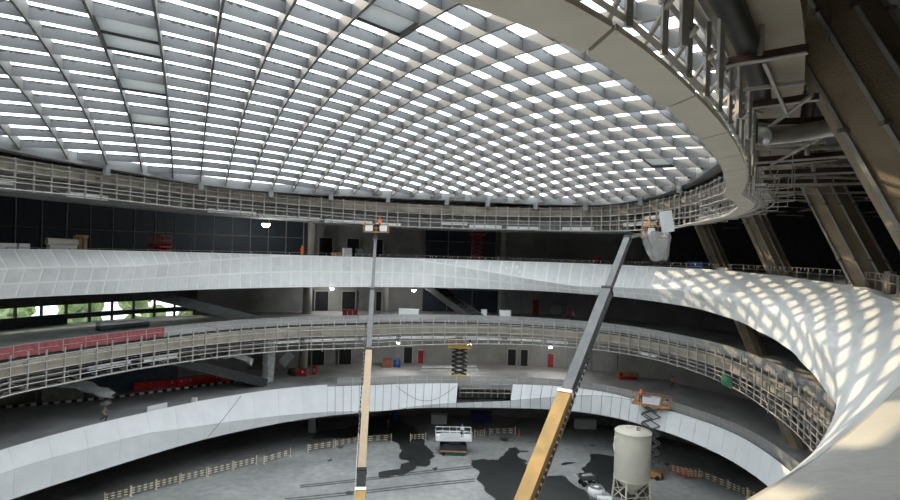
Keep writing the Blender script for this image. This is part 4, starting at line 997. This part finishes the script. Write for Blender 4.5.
# boom lifts ----------------------------------------------------------------
def boom_lift(base, turret_z, tip, secs, basket_c, basket_rz, basket, jib, label, drape=False, body=M_boom, chain_side=1, cab=M_boom):
    e = thing('boom_lift', label, 'boom lift', tuple(base))
    bx, by = base[0], base[1]
    T0 = Vector((bx, by, turret_z)); T1 = Vector(tip); d = (T1 - T0).normalized(); Ltot = (T1 - T0).length
    yaw = math.atan2(d.y, d.x)
    ch = MB(); ch.box((bx, by, .95), (3.6, 2.2, .6), yaw); ch.box((bx, by, 1.5), (2.6, 1.9, .5), yaw); ch.build('chassis', cab, e)
    for sx in (-1.3, 1.3):
        for sy in (-1.15, 1.15):
            c = Vector((bx, by, .55)) + Matrix.Rotation(yaw, 3, 'Z') @ Vector((sx, sy, 0)); ax = Matrix.Rotation(yaw, 3, 'Z') @ Vector((0, .22, 0))
            wl_ = MB().tube([c - ax, c + ax], .55, 18).build('wheel', M_blk, e); MB().tube([c - ax*1.05, c + ax*1.05], .25, 12).build('hub', M_wht, wl_)
    MB().box((bx - d.x*.9, by - d.y*.9, turret_z - .3), (1.7, 2.0, 1.4), yaw).build('counterweight', cab, e)
    for k, (f0, f1, wd, ht, mt) in enumerate(secs):
        a, b = T0 + d*(Ltot*f0), T0 + d*(Ltot*f1)
        s_ = MB().beam(a, b, wd, ht, up=(0, 0, 1)).build('boom_section', mt, e)
        MB().beam(b - d*.25, b, wd*1.12, ht*1.12).build('end_collar', M_blk if k else M_wht, s_)
    # energy chain and hose rail beside the boom
    x = d.cross(Vector((0, 0, 1))).normalized(); off = x*chain_side*(secs[0][2]*.5 + .1)
    cm = MB(); n = 26
    for i in range(n):
        p = T0 + d*(Ltot*(.30 + .34*i/n)) + off; cm.beam(p, p + d*(Ltot*.34/n*.6), .1, .22)
    cm.build('energy_chain', M_blk, e)
    MB().beam(T0 + d*(Ltot*.12) + off*1.0, T0 + d*(Ltot*.62) + off*1.0, .06, .10).build('hose_rail', M_steel, e)
    # jib
    J1 = Vector(jib); MB().beam(T1, J1, .24, .3).build('jib', M_steel_dk, e); MB().box(T1, (.5, .5, .6)).build('knuckle', M_steel_dk, e)
    L, W, H = basket; c = Vector(basket_c); R = Matrix.Rotation(basket_rz, 3, 'Z')
    MB().box(c, (L, W, .12), basket_rz).build('basket_floor', M_rust, e)
    rl = MB()
    cor = [c + R @ Vector((sx*L/2, sy*W/2, 0)) for sx, sy in ((-1,-1),(1,-1),(1,1),(-1,1))]
    for f in (.5, 1): rl.tube([p + Vector((0, 0, H*f)) for p in cor], .03, 5, closed=True)
    for p in cor + [(cor[0]+cor[1])/2, (cor[2]+cor[3])/2]: rl.tube([p, p + Vector((0, 0, H))], .03, 5)
    rl.build('basket_rails', M_rust, e)
    for f in (-.28, .3): MB().box(c + R @ Vector((L*f, -W/2 - .03, H*.45)), (L*.3, .04, H*.7), basket_rz).build('basket_board', M_white if not drape else M_wht, e)
    MB().box(c + R @ Vector((0, -W*.35, H*.8)), (.5, .25, .35), basket_rz).build('control_box', M_blk, e)
    if drape:
        rows = []
        per = [(-1,-1),(-.5,-1.06),(0,-1),(.5,-1.08),(1,-1),(1.05,0),(1,1),(.4,1.05),(-.3,1),(-1,1),(-1.05,0),(-1,-1)]
        for j, z in enumerate((.55, .1, -.7, -1.5, -2.1)):
            sc_ = (1.05, 1.06, .95, .78, .5)[j]
            rows.append([c + R @ Vector((x*L/2*sc_ + .12*math.sin(i*2.2 + j) + .12*j, y*W/2*sc_ + .1*math.cos(i*1.7 + j*2), z + .12*math.sin(i*1.3 + j))) for i, (x, y) in enumerate(per)])
        MB().sheet(rows).build('tarp_skirt', M_cloth, e, True)
    return e
def frac(T0, T1, py):
    T0, T1 = np.array(T0), np.array(T1)
    for f in frange(0, 1, 400):
        p = T0 + (T1 - T0) * f; z = p[2] - EZ; x = p[0]
        v = 250 - F * (-x * SR + z * CR) / p[1]
        if v <= py: return f
    return 1.0
tip1 = atd(375.5, 238, 73); low1 = atd(361, 486, 48.5); dd = low1 - tip1
base1 = low1 + dd * ((EZ + Z0 + 2.2 - low1[2]) / dd[2])
FB = lambda y: frac((base1[0], base1[1], 2.2), tip1, y)
bk1 = np.array((tip1[0] + .1, tip1[1] - .2, tip1[2] + .75))
boom_lift((base1[0], base1[1], 0), 2.2, tip1, [(0, FB(490), .80, .9, M_boom), (FB(490), FB(470), .74, .84, M_blk), (FB(470), FB(350), .66, .78, M_beige), (FB(354), FB(290), .5, .6, M_lgrey), (FB(294), 1.0, .36, .45, M_lgrey)], bk1, .05, (3.1, 1.2, 1.0), tip1 + np.array((.05, -.1, .6)), 'tall straight boom lift with beige lower boom reaching up to the roof ring framework', chain_side=-1)
tip2 = atd(628, 238, 55); low2 = atd(527, 497, 37); dd = low2 - tip2
base2 = low2 + dd * ((EZ + Z0 + 2.2 - low2[2]) / dd[2])
bk2 = atd(655, 238, 54.5)
FC = lambda y: frac((base2[0], base2[1], 2.2), tip2, y)
boom_lift((base2[0], base2[1], 0), 2.2, tip2, [(0, FC(395), 1.0, 1.15, M_boom), (FC(400), FC(290), .78, .9, M_lgrey), (FC(293), 1.0, .55, .62, M_lgrey)], bk2, .1, (2.3, 1.1, 1.1), atd(643, 234, 54.5), 'leaning yellow boom lift with tarp-wrapped basket beside the clad soffit', drape=True, chain_side=1)
bk = bk2 + np.array((.85, -.6, 1.55)); tag(MB().box(bk, (1.2, .05, 2.0), .1, R=Matrix.Rotation(-.18, 3, 'Y')).build('plasterboard_sheet', M_white), 'white panel held upright at the tarp-wrapped boom basket', 'panel')

# barriers ------------------------------------------------------------------
M_bw = mat('barrier_white', (.75, .68, .52), .6, var=.05); M_bk = mat('barrier_dark', (.14, .10, .08), .6, var=.1); M_br = mat('barrier_orange', (.55, .16, .08), .6, var=.1)
BM = {}
def barrier_mesh(L, mA, mB, key):
    if (round(L, 1), key) in BM: return BM[(round(L, 1), key)]
    a, p = MB(), MB()
    for z in (.32, .58, .84):
        n = 8
        for i in range(n): a.box((-L/2 + L*(i+.5)/n, 0, z + (.05 if i % 2 else -.05)), (L/n*1.02, .04, .10), m=i % 2)
    p.box((0, 0, .55), (.06, .06, 1.1)); p.box((0, 0, .03), (.08, .5, .06))
    BM[(round(L, 1), key)] = (a.mesh('rails', [mA, mB]), p.mesh('post', mA)); return BM[(round(L, 1), key)]
def barrier_run(pts, lev, step, label, group, mA=M_bw, mB=M_bk, key='w'):
    P = [Vector(atz(a, b, lev)) for a, b in pts]
    for a, b in zip(P[:-1], P[1:]):
        n = max(1, int(round((b - a).length / step)))
        for i in range(n):
            p, q_ = a.lerp(b, i/n), a.lerp(b, (i+1)/n); L = round((q_ - p).length * .95, 1); mid = (p + q_) / 2
            e = thing('barrier', label, 'barrier', tuple(mid), group, math.atan2((q_-p).y, (q_-p).x), local=True)
            rm_, pm_ = barrier_mesh(L, mA, mB, key)
            o = link('rails', rm_); o.parent = e
            for sx in (-1, 1): o = link('post', pm_); o.parent = e; o.location = (sx*L/2, 0, 0)
barrier_run([(104, 503), (180, 483), (257, 464)], Z0, 3.0, 'striped barrier panel in the long run curving under the first gallery', 'striped barriers curving under the first gallery')
barrier_run([(263, 464), (291, 456)], Z0, 3.2, 'striped barrier panel in the short run between two gaps', 'striped barriers between the gaps')
barrier_run([(307, 452), (360, 443), (392, 441)], Z0, 3.2, 'striped barrier panel in the run behind the tall straight boom', 'striped barriers behind the tall boom')
barrier_run([(410, 441), (426, 440)], Z0, 2.4, 'striped barrier panel close beside the long lowered lift', 'striped barriers beside the lowered lift')
barrier_run([(474, 437), (485, 436)], Z0, 2.4, 'single striped barrier panel between the lowered lift and the post-ended barrier', 'striped barrier right of the lowered lift')
barrier_run([(489, 435), (516, 434)], Z0, 3.4, 'striped barrier panel ending in a post, in front of the navy container', 'striped barriers in front of the container')
barrier_run([(698, 477), (728, 489), (768, 506)], Z0, 3.0, 'striped barrier panel in the run leading to the stacked orange boards', 'striped barriers right of the silo')
for k in range(4):
    p = atz(678 + k*5, 474 + k*1.6, Z0)
    e = thing('barrier', 'orange and white barrier panel standing in the cluster beyond the silo', 'barrier', tuple(p), 'orange barrier cluster', -.5 + .2*k, local=True)
    rm_, pm_ = barrier_mesh(1.8, M_br, M_bw, 'o')
    o = link('rails', rm_); o.parent = e
    for sx in (-1, 1): o = link('post', pm_); o.parent = e; o.location = (sx*.9, 0, 0)
p = atz(519, 436, Z0); tag(MB().lathe(p, [(.3, 0), (.3, .06), (.16, .1), (.12, .5), (.06, .95), (.02, 1.0)], 14).build('traffic_cone', M_br), 'orange cone at the end of the striped barriers', 'cone')
# first gallery: striped kerb barrier and red water-filled barriers
kb = thing('kerb_barrier', 'low black and white striped kerb crossing the first gallery floor', 'kerb', tuple(atz(100, 398, Z1)))
K = [Vector(atz(a, b, Z1)) for a, b in ((0, 410), (60, 405), (120, 399), (180, 391), (230, 384), (258, 381))]
i = 0
for a, b in zip(K[:-1], K[1:]):
    n = int((b - a).length / .5)
    for k in range(n):
        p, q_ = a.lerp(b, k/n), a.lerp(b, (k+.96)/n); MB().beam(p + Vector((0,0,.3)), q_ + Vector((0,0,.3)), .10, .25).build('kerb_block', (M_wht if i % 2 else M_blk), kb); i += 1
M_redb = mat('bright_red_plastic', (.75, .05, .06), .45, var=.1)
K = [Vector(atz(a, b, Z1)) for a, b in ((134, 391), (168, 387.5), (204, 383.5), (237, 379.5))]
i = 0
for a, b in zip(K[:-1], K[1:]):
    for k in range(4):
        p, q_ = a.lerp(b, k/4), a.lerp(b, (k+.94)/4)
        e = thing('road_barrier', 'red water-filled plastic barrier with white letters in the row before the dark blue wall', 'barrier', tuple((p+q_)/2), 'red plastic barriers')
        MB().beam(p + Vector((0,0,.62)), q_ + Vector((0,0,.62)), .3, .7).build('body', M_redb, e); MB().beam(p + Vector((0,0,.15)), q_ + Vector((0,0,.15)), .5, .3).build('foot', M_redb, e)
        if i >= 4:
            c = (p+q_)/2 - Vector((0, .17, -.65)); MB().box(c, (.35, .02, .12)).box(c + Vector((0, 0, -.12)), (.08, .02, .16)).box(c + Vector((.0, 0, .12)), (.25, .02, .05)).build('lettering', M_wht, e)
        i += 1

# ================================================================== LEFT GALLERIES: stairs, blue wall, hut, tarps, stacks
def ramp(pa, pb, wd, th, label, mt):
    e = thing('stair_flight', label, 'stairs', tuple(pb)); a, b = Vector(pa), Vector(pb)
    MB().beam(a, b, wd, th).build('soffit_slab', mt, e)
    d = b - a; x = d.cross(Vector((0, 0, 1))).normalized()*wd/2
    n = 16
    for i in range(n):
        c = a.lerp(b, (i + .5)/n) + Vector((0, 0, th*.5 + .12)); MB().box(c, (wd*.96, d.length/n*.9, .22), math.atan2(x.y, x.x)).build('tread', mt, e)
    for s_ in (-1, 1): MB().beam(a + x*s_ + Vector((0,0,th*.5 + .2)), b + x*s_ + Vector((0,0,th*.5 + .2)), .15, .8).build('stringer', M_wall_dk, e)
M_st = mat('stair_grey', (.06, .06, .06), .9, var=.15)
ramp(atd(120, 289, 63), atz(262, 323.5, Z2), 3.2, .5, 'dark stair flight dropping from the third to the second gallery beside the windows', M_st)
ramp(atd(128, 352, 60), atz(258, 384, Z1), 3.2, .5, 'grey stair flight dropping to the first gallery behind the red barriers', M_st)
ramp(atd(428, 285, 88), atz(478, 322, Z2), 2.5, .4, 'grey stair flight inside the dark bay of the second gallery', M_st)
p0, p1 = atz(20, 402, Z1), atz(172, 388, Z1)
bw = MB().beam(p0 + np.array((0, 1.5, 2.6)), p1 + np.array((0, 1.5, 2.6)), .2, 5.2); tag(bw.build('hoarding_wall', mat('dark_blue_hoarding', (.07, .11, .15), .6, var=.12)), 'dark blue hoarding wall behind the red plastic barriers', 'hoarding')
p0, p1 = atz(36, 405, Z1), atz(78, 400, Z1)
e = thing('site_hut', 'low grey mesh-sided site hut on the first gallery behind the striped kerb', 'hut', tuple(p0)); c = (Vector(p0) + Vector(p1))/2
MB().beam(Vector(p0) + Vector((0, .8, .85)), Vector(p1) + Vector((0, .8, .85)), 1.4, 1.7).build('hut_body', mat('hut_grey', (.26, .265, .26), .8, var=.3), e)
MB().beam(Vector(p0) + Vector((0, .8, 1.75)), Vector(p1) + Vector((0, .8, 1.75)), 1.6, .08).build('hut_roof', M_lgrey, e)
for f in (0, .33, .66, 1): q_ = Vector(p0).lerp(Vector(p1), f) + Vector((0, .02, 0)); MB().box(q_ + Vector((0,0,.9)), (.08, .08, 1.8)).build('hut_post', M_steel, e)
def tarp(pts, wd, label, seed, mt=M_wht):
    rnd = random.Random(seed); rows = []
    for p in pts:
        rows.append([(p[0] + rnd.uniform(-.15, .15), p[1] + wd*f + rnd.uniform(-.2, .2), p[2] + .35*math.sin(f*7 + p[0]) + rnd.uniform(-.15, .2)) for f in (0, .25, .5, .75, 1)])
    tag(MB().sheet(rows).build('tarp', mt, None, True), label, 'tarp')
M_plastic = mat('pale_plastic_sheet', (.55, .58, .58), .35, var=.2, scale=2)
tarp([atd(45 + i*9, 384 + i*1.9, 56 + i*.3) for i in range(8)], 2.0, 'pale plastic sheet draped over the site hut roof', 3, M_plastic)
tarp([atd(193 + i*8, 352 + 1.4*i + 3*math.sin(i), 70) for i in range(8)], 1.5, 'long pale plastic sheet drooping along the stair side', 5, M_plastic)
p = atz(268, 381, Z1)
e = thing('wrapped_column', 'column wrapped in crumpled pale plastic on the first gallery', 'column', tuple(p))
rows = []
rnd = random.Random(9)
for z in frange(0, 7.6, 12): rows.append([(p[0] + (.75 + rnd.uniform(-.08, .14))*math.cos(a), p[1] + (.75 + rnd.uniform(-.08, .14))*math.sin(a), p[2] + z) for a in frange(0, 2*PI, 14)[:-1]])
rows = [r + [r[0]] for r in rows]; MB().sheet(rows).build('plastic_wrap', M_plastic, e)
MB().lathe(p, [(.6, 0), (.6, 7.7)], 16).build('shaft', M_conc, e)
p = atz(286, 372, Z1) ; tag(MB().box(p + np.array((0, 0, 1.9)), (1.3, .12, 2.2), R=Matrix.Rotation(.7, 3, 'Y')).build('glossy_sheet', mat('bright_sheet', (.75, .85, .9), .15, var=.1)), 'bright bluish-white sheet propped by the wrapped column', 'sheet')
p = atz(292, 376, Z1); tag(MB().blob(p + np.array((0, 0, .5)), (.7, .5, .6), seed=8, amp=.6).build('rubble_sack', M_wall_dk), 'dark sack heap beside the propped bright sheet', 'sack')
# material stack on the second gallery by the windows
p0, p1 = atz(95, 332, Z2), atz(145, 327, Z2)
for k in range(3):
    tag(MB().beam(Vector(p0) + Vector((0, .5, .18 + .28*k)), Vector(p1) + Vector((0, .5, .18 + .28*k)), 1.0, .24).build('board_pack', (M_wall_dk, M_lgrey, M_white)[k]), ('dark pack of boards at the bottom of the stack by the windows', 'grey pack of boards in the middle of the stack by the windows', 'white pack of boards on top of the stack by the windows')[k], 'board pack')
crate(onring(505, 310, lambda t: R2(t) + 4) * np.array((1, 1, 0)) + np.array((0, 0, EZ + Z2)), (1.6, 1.0, 1.5), 0, M_board2, 'pale crate standing behind the second gallery rail beside the round column', 'crate')
crate(onring(484, 312, lambda t: R2(t) + 4) * np.array((1, 1, 0)) + np.array((0, 0, EZ + Z2)), (.8, .8, 1.5), 0, M_white_b, 'narrow pale grey carton behind the second gallery rail', 'carton')
crate(onring(409, 312, lambda t: R2(t) + 4) * np.array((1, 1, 0)) + np.array((0, 0, EZ + Z2)), (2.8, 1.0, 1.4), 0, M_board2, 'long pale board pack behind the second gallery rail', 'board pack', name='board_pack')
p = onring(556, 308, lambda t: R2(t) + 8); tag(MB().box((p[0], p[1], EZ + Z2 + 1.6), (1.6, .1, 1.2)).box((p[0] - .7, p[1], EZ + Z2 + .5), (.08, .08, 1.0)).box((p[0] + .7, p[1], EZ + Z2 + .5), (.08, .08, 1.0)).build('notice_board', M_lgrey), 'grey notice board on two legs on the second gallery', 'notice board')
p = onring(345, 312, lambda t: R2(t) + 8); 
for k in range(3): tag(MB().box((p[0] + k*.75, p[1], EZ + Z2 + .55), (.6, .5, 1.1)).box((p[0] + k*.75, p[1] - .27, EZ + Z2 + .7), (.3, .03, .4)).build('red_cabinet', M_reddoor), 'dark red fire cabinet between the second gallery doorways', 'cabinet', 'red cabinets between the doorways')
# third gallery edge items
def on3(px, off): p = onring(px, 256, lambda t: R3t(t) + off); return np.array((p[0], p[1], EZ + Z3))
def edgebox(px0, px1, off, h, dep, mt, label, cat, name, z=0., lift=0.):
    a, b = on3(px0, off), on3(px1, off)
    return tag(MB().beam(Vector(a) + Vector((0, 0, h/2 + lift)), Vector(b) + Vector((0, 0, h/2 + lift)), dep, h).build(name, mt), label, cat)
edgebox(-3, 13.5, 1.2, 1.05, .8, M_board2, 'long white board pack on the third gallery edge beside the curtain wall', 'board pack', 'board_pack')
edgebox(16, 27, 1.2, 1.05, .8, M_board2, 'short white board pack next to the long one on the third gallery edge', 'board pack', 'board_pack')
edgebox(48, 75, 1.3, .95, .8, M_board, 'grey base carton under the rolled insulation on the third gallery edge', 'carton', 'carton')
a, b = on3(46, 1.3), on3(77, 1.3); tag(MB().tube([a + np.array((0, 0, 1.3)), b + np.array((0, 0, 1.25))], .34, 14).build('insulation_roll', mat('roll_cream', (.62, .60, .52), .8, var=.1), None, True), 'cream insulation roll lying on the grey carton', 'roll')
edgebox(74, 86, 2.6, .25, .6, M_wood, 'low timber plank pallet beside the insulation roll', 'pallet', 'pallet', lift=0)
for k, px in enumerate((75, 80, 85)):
    p = on3(px, 2.6); tag(MB().box(p + np.array((0, 0, 1.05)), (.12, .5, 1.6)).build('timber_frame_post', M_wood), ('timber frame upright at the insulation roll end', 'middle timber frame upright on the pallet', 'timber frame upright away from the insulation roll')[k], 'timber post', 'timber frame uprights')
edgebox(74, 87, 2.55, .25, .5, M_wood, 'timber cross-beam over the three frame uprights', 'beam', 'timber_beam', lift=1.75)
edgebox(343, 351, 2.5, 1.45, .8, M_board, 'tall pale carton before the middle doorway of the third gallery', 'carton', 'carton')
edgebox(356, 363, 2.5, 1.4, .8, M_lgrey, 'grey cabinet between the tall pale carton and another grey cabinet', 'cabinet', 'cabinet')
edgebox(364, 371, 2.5, 1.4, .8, M_lgrey, 'second grey cabinet beside the tall straight boom on the third gallery', 'cabinet', 'cabinet')
edgebox(332, 343, 3.2, .8, .6, M_wood, 'brown timber pile beside the tall pale carton', 'timber pile', 'timber_pile')
edgebox(690, 706, 1.2, 1.1, .8, M_blue, 'blue covered stack on the third gallery beside the slim leaning column', 'stack', 'covered_stack')
edgebox(594, 600, 3.5, 1.2, .8, M_reddoor, 'dark red box behind the third gallery rope line', 'box', 'site_box')
edgebox(718, 730, .9, .65, .5, M_board, 'pale carton on the fascia edge at the foot of the slim leaning column', 'carton', 'carton')
# rope line with pennants and posts along the third gallery edge
rl = thing('rope_rail', 'steel post and rope edge rail hung with small pennants on the third gallery', 'guard rail', pol(0, R3t(0) + .5, EZ + Z3))
ts = []; t = -56
while t < 176: ts.append(t); t += math.degrees(2.4 / R3t(t))
pm = MB().box((0, 0, .55), (.07, .07, 1.1)).box((0, 0, .03), (.2, .2, .06)).mesh('post', M_steel)
RR = lambda t: R3t(t) + .5
HR = Curve([(-60, 1.15), (20, 1.0), (50, .75), (90, .7), (180, .7)], 3)
for t in ts:
    o = link('post', pm); o.location = pol(t, RR(t), EZ + Z3 + HR(t) - 1.1); o.rotation_euler = (0, 0, math.radians(t)); setpar(o, rl)
for f in (0, -.35):
    MB().tube([pol(t, RR(t), EZ + Z3 + HR(t) + f) for t in ts], .02, 4).build('rope', M_steel, rl)
pcol = [M_board, M_reddoor, M_board, M_yel, M_steel, M_board]; i = 0
pmesh = {}
for mt_ in set(pcol): pmesh[mt_.name] = MB().hexa([(-.07, 0, 0), (.07, 0, 0), (.07, .01, 0), (-.07, .01, 0), (-.01, 0, -.22), (.01, 0, -.22), (.01, .01, -.22), (-.01, .01, -.22)]).mesh('pennant', mt_)
t = -55
while t < 110:
    o = link('pennant', pmesh[pcol[i % 6].name]); o.location = pol(t, RR(t) - .03, EZ + Z3 + HR(t) - .02); o.rotation_euler = (0, random.uniform(-.2, .2), math.radians(t) - PI/2); setpar(o, rl)
    t += math.degrees(random.uniform(.6, 1.3) / RR(t)); i += 1
p = pol(-43, R3t(-43) + .6, EZ + Z3); tag(MB().box((p[0], p[1], p[2] + .6), (.4, .25, 1.3), .4).build('concrete_bollard', M_conc_tan), 'stubby pale concrete post by the rope rail near the massive column', 'post')
# first gallery small fixings
for i, (a, b_) in enumerate(((147, 414), (86, 0))):
    if i: break
    p0, p1 = onring(147, 411, lambda t: R1(t) + .5), onring(167, 406, lambda t: R1(t) + .5)
    tag(MB().beam((p0[0], p0[1], EZ + Z1 + .35), (p1[0], p1[1], EZ + Z1 + .35), .1, .7).build('spare_panel', M_white), 'spare white panel propped on the first gallery edge', 'panel')
p = onring(194.5, 402, lambda t: R1(t) + .4); tag(MB().box((p[0], p[1], EZ + Z1 + .35), (.55, .3, .7)).build('white_carton', M_white), 'small white carton on the first gallery edge near the red barriers', 'carton')
p = onring(655, 395, lambda t: R1(t) - .1); tag(MB().box((p[0], p[1] - .3, EZ + Z1 + .3), (1.2, .06, 2.0), -.5).build('fascia_sheet', M_white), 'white fascia sheet being lifted above the rust-orange scissor lift', 'panel')
# cables
def cable(pts, r, label):
    tag(MB().tube(pts, r, 5).build('cable', M_blk), label, 'cable')
c0, c1 = onring(241, 396, lambda t: R1(t) - .75), onring(208, 437, lambda t: R1(t) - 1.3); cable([c0, (c0 + c1)/2 + np.array((0, -.2, -.15)), c1], .025, 'thin black cable slanting down the smooth white first gallery fascia')
cx_ = [onring(396 + i*6, 386 + 15*math.sin(PI*(i/10)), lambda t: R1(t) - .95) for i in range(11)]; cable(cx_, .025, 'black cable sagging across the panelled first gallery fascia')
c0, c1 = atd(162, 218, 58), atd(183, 250, 60); cable([c0, (c0 + c1)/2 + np.array((-.5, 0, -.6)), c1], .03, 'loose cable hanging from the roof ring to the third gallery edge')

# people placement ------------------------------------------------------------
G_ = (M_gcloth, M_dcloth); O_ = (M_orange, M_dcloth); W_ = (M_wcloth, M_dcloth)
p = onring(104, 424, lambda t: R1(t) + 1.2); person((p[0], p[1], EZ + Z1), -1.2, 'walk', G_, 'person in grey top walking along the first gallery under a dark umbrella')
um = np.array((p[0] + .1, p[1], EZ + Z1))
e = thing('umbrella', 'dark grey umbrella held over the walking person on the first gallery', 'umbrella', tuple(um + np.array((0, 0, 1.0))))
MB().lathe(um, [(.62, 1.75), (.45, 1.95), (.2, 2.08), (.02, 2.12)], 12).build('canopy', M_steel_dk, e); MB().tube([um + np.array((0, 0, 1.0)), um + np.array((0, 0, 2.1))], .02, 6).build('shaft', M_blk, e)
person(atz(672.5, 389, Z1), 1.9, 'walk', O_, 'worker in orange vest walking on the first gallery past the red toolbox', M_red)
person(tuple(bk1 + np.array((.35, .2, .06))), 0, 'reach', O_, 'worker in orange vest reaching up from the tall straight boom basket', M_orange)
person(tuple(bk2 + np.array((-.75, .1, .06))), -.3, 'reach', (mat('tan_jacket', (.55, .28, .08), .8, var=.2), M_dcloth), 'worker in tan jacket in the tarp-wrapped boom basket', M_yel)
person(tuple(bk2 + np.array((.6, .15, .06))), -.6, 'reach', G_, 'worker in grey handling the white panel in the tarp-wrapped basket', M_gcloth)
R_ = Matrix.Rotation(-.52, 3, 'Z') @ Vector((-1.3, .0, 8.8)); person(tuple(Vector(rs) + R_), -.5, 'reach', O_, 'worker in orange vest on the rust-orange scissor lift', M_red)
p = atz(453, 453, Z0); person((p[0] + 1.15, p[1] + .1, 2.05), .3, 'stand', W_, 'worker in white shirt standing on the long lowered lift', M_blue)
p = on3(302, 1.4); person((p[0], p[1], p[2]), 0, 'stand', (M_orange, M_orange), 'worker in bright orange behind the third gallery fascia by the round column', M_orange, 1.58)
person(atz(388, 432, Z0), .5, 'stand', (M_dcloth, M_dcloth), 'worker in dark clothes and yellow helmet in shade behind the striped barriers', M_yel)
p = onring(568, 312, lambda t: R2(t) + 6); person((p[0], p[1], EZ + Z2), .5, 'stand', (M_red, M_dcloth), 'worker in red top in the second gallery doorway by the notice board', M_red)
p = onring(573, 312, lambda t: R2(t) + 6.5); person((p[0], p[1], EZ + Z2), -.5, 'stand', (mat('brown_top', (.3, .16, .08), .9, var=.1), M_dcloth), 'worker in brown top beside the one in red on the second gallery', M_orange)
make_people()

# green sheet tied to the second gallery framework
p0, p1 = onring(722, 379, lambda t: RF2(t) - .12), onring(732, 384, lambda t: RF2(t) - .12)
tag(MB().beam(p0, p1, .05, 1.0).build('green_sheet', M_green), 'green sheet tied to the second gallery edge framework near the slim leaning column', 'sheet')
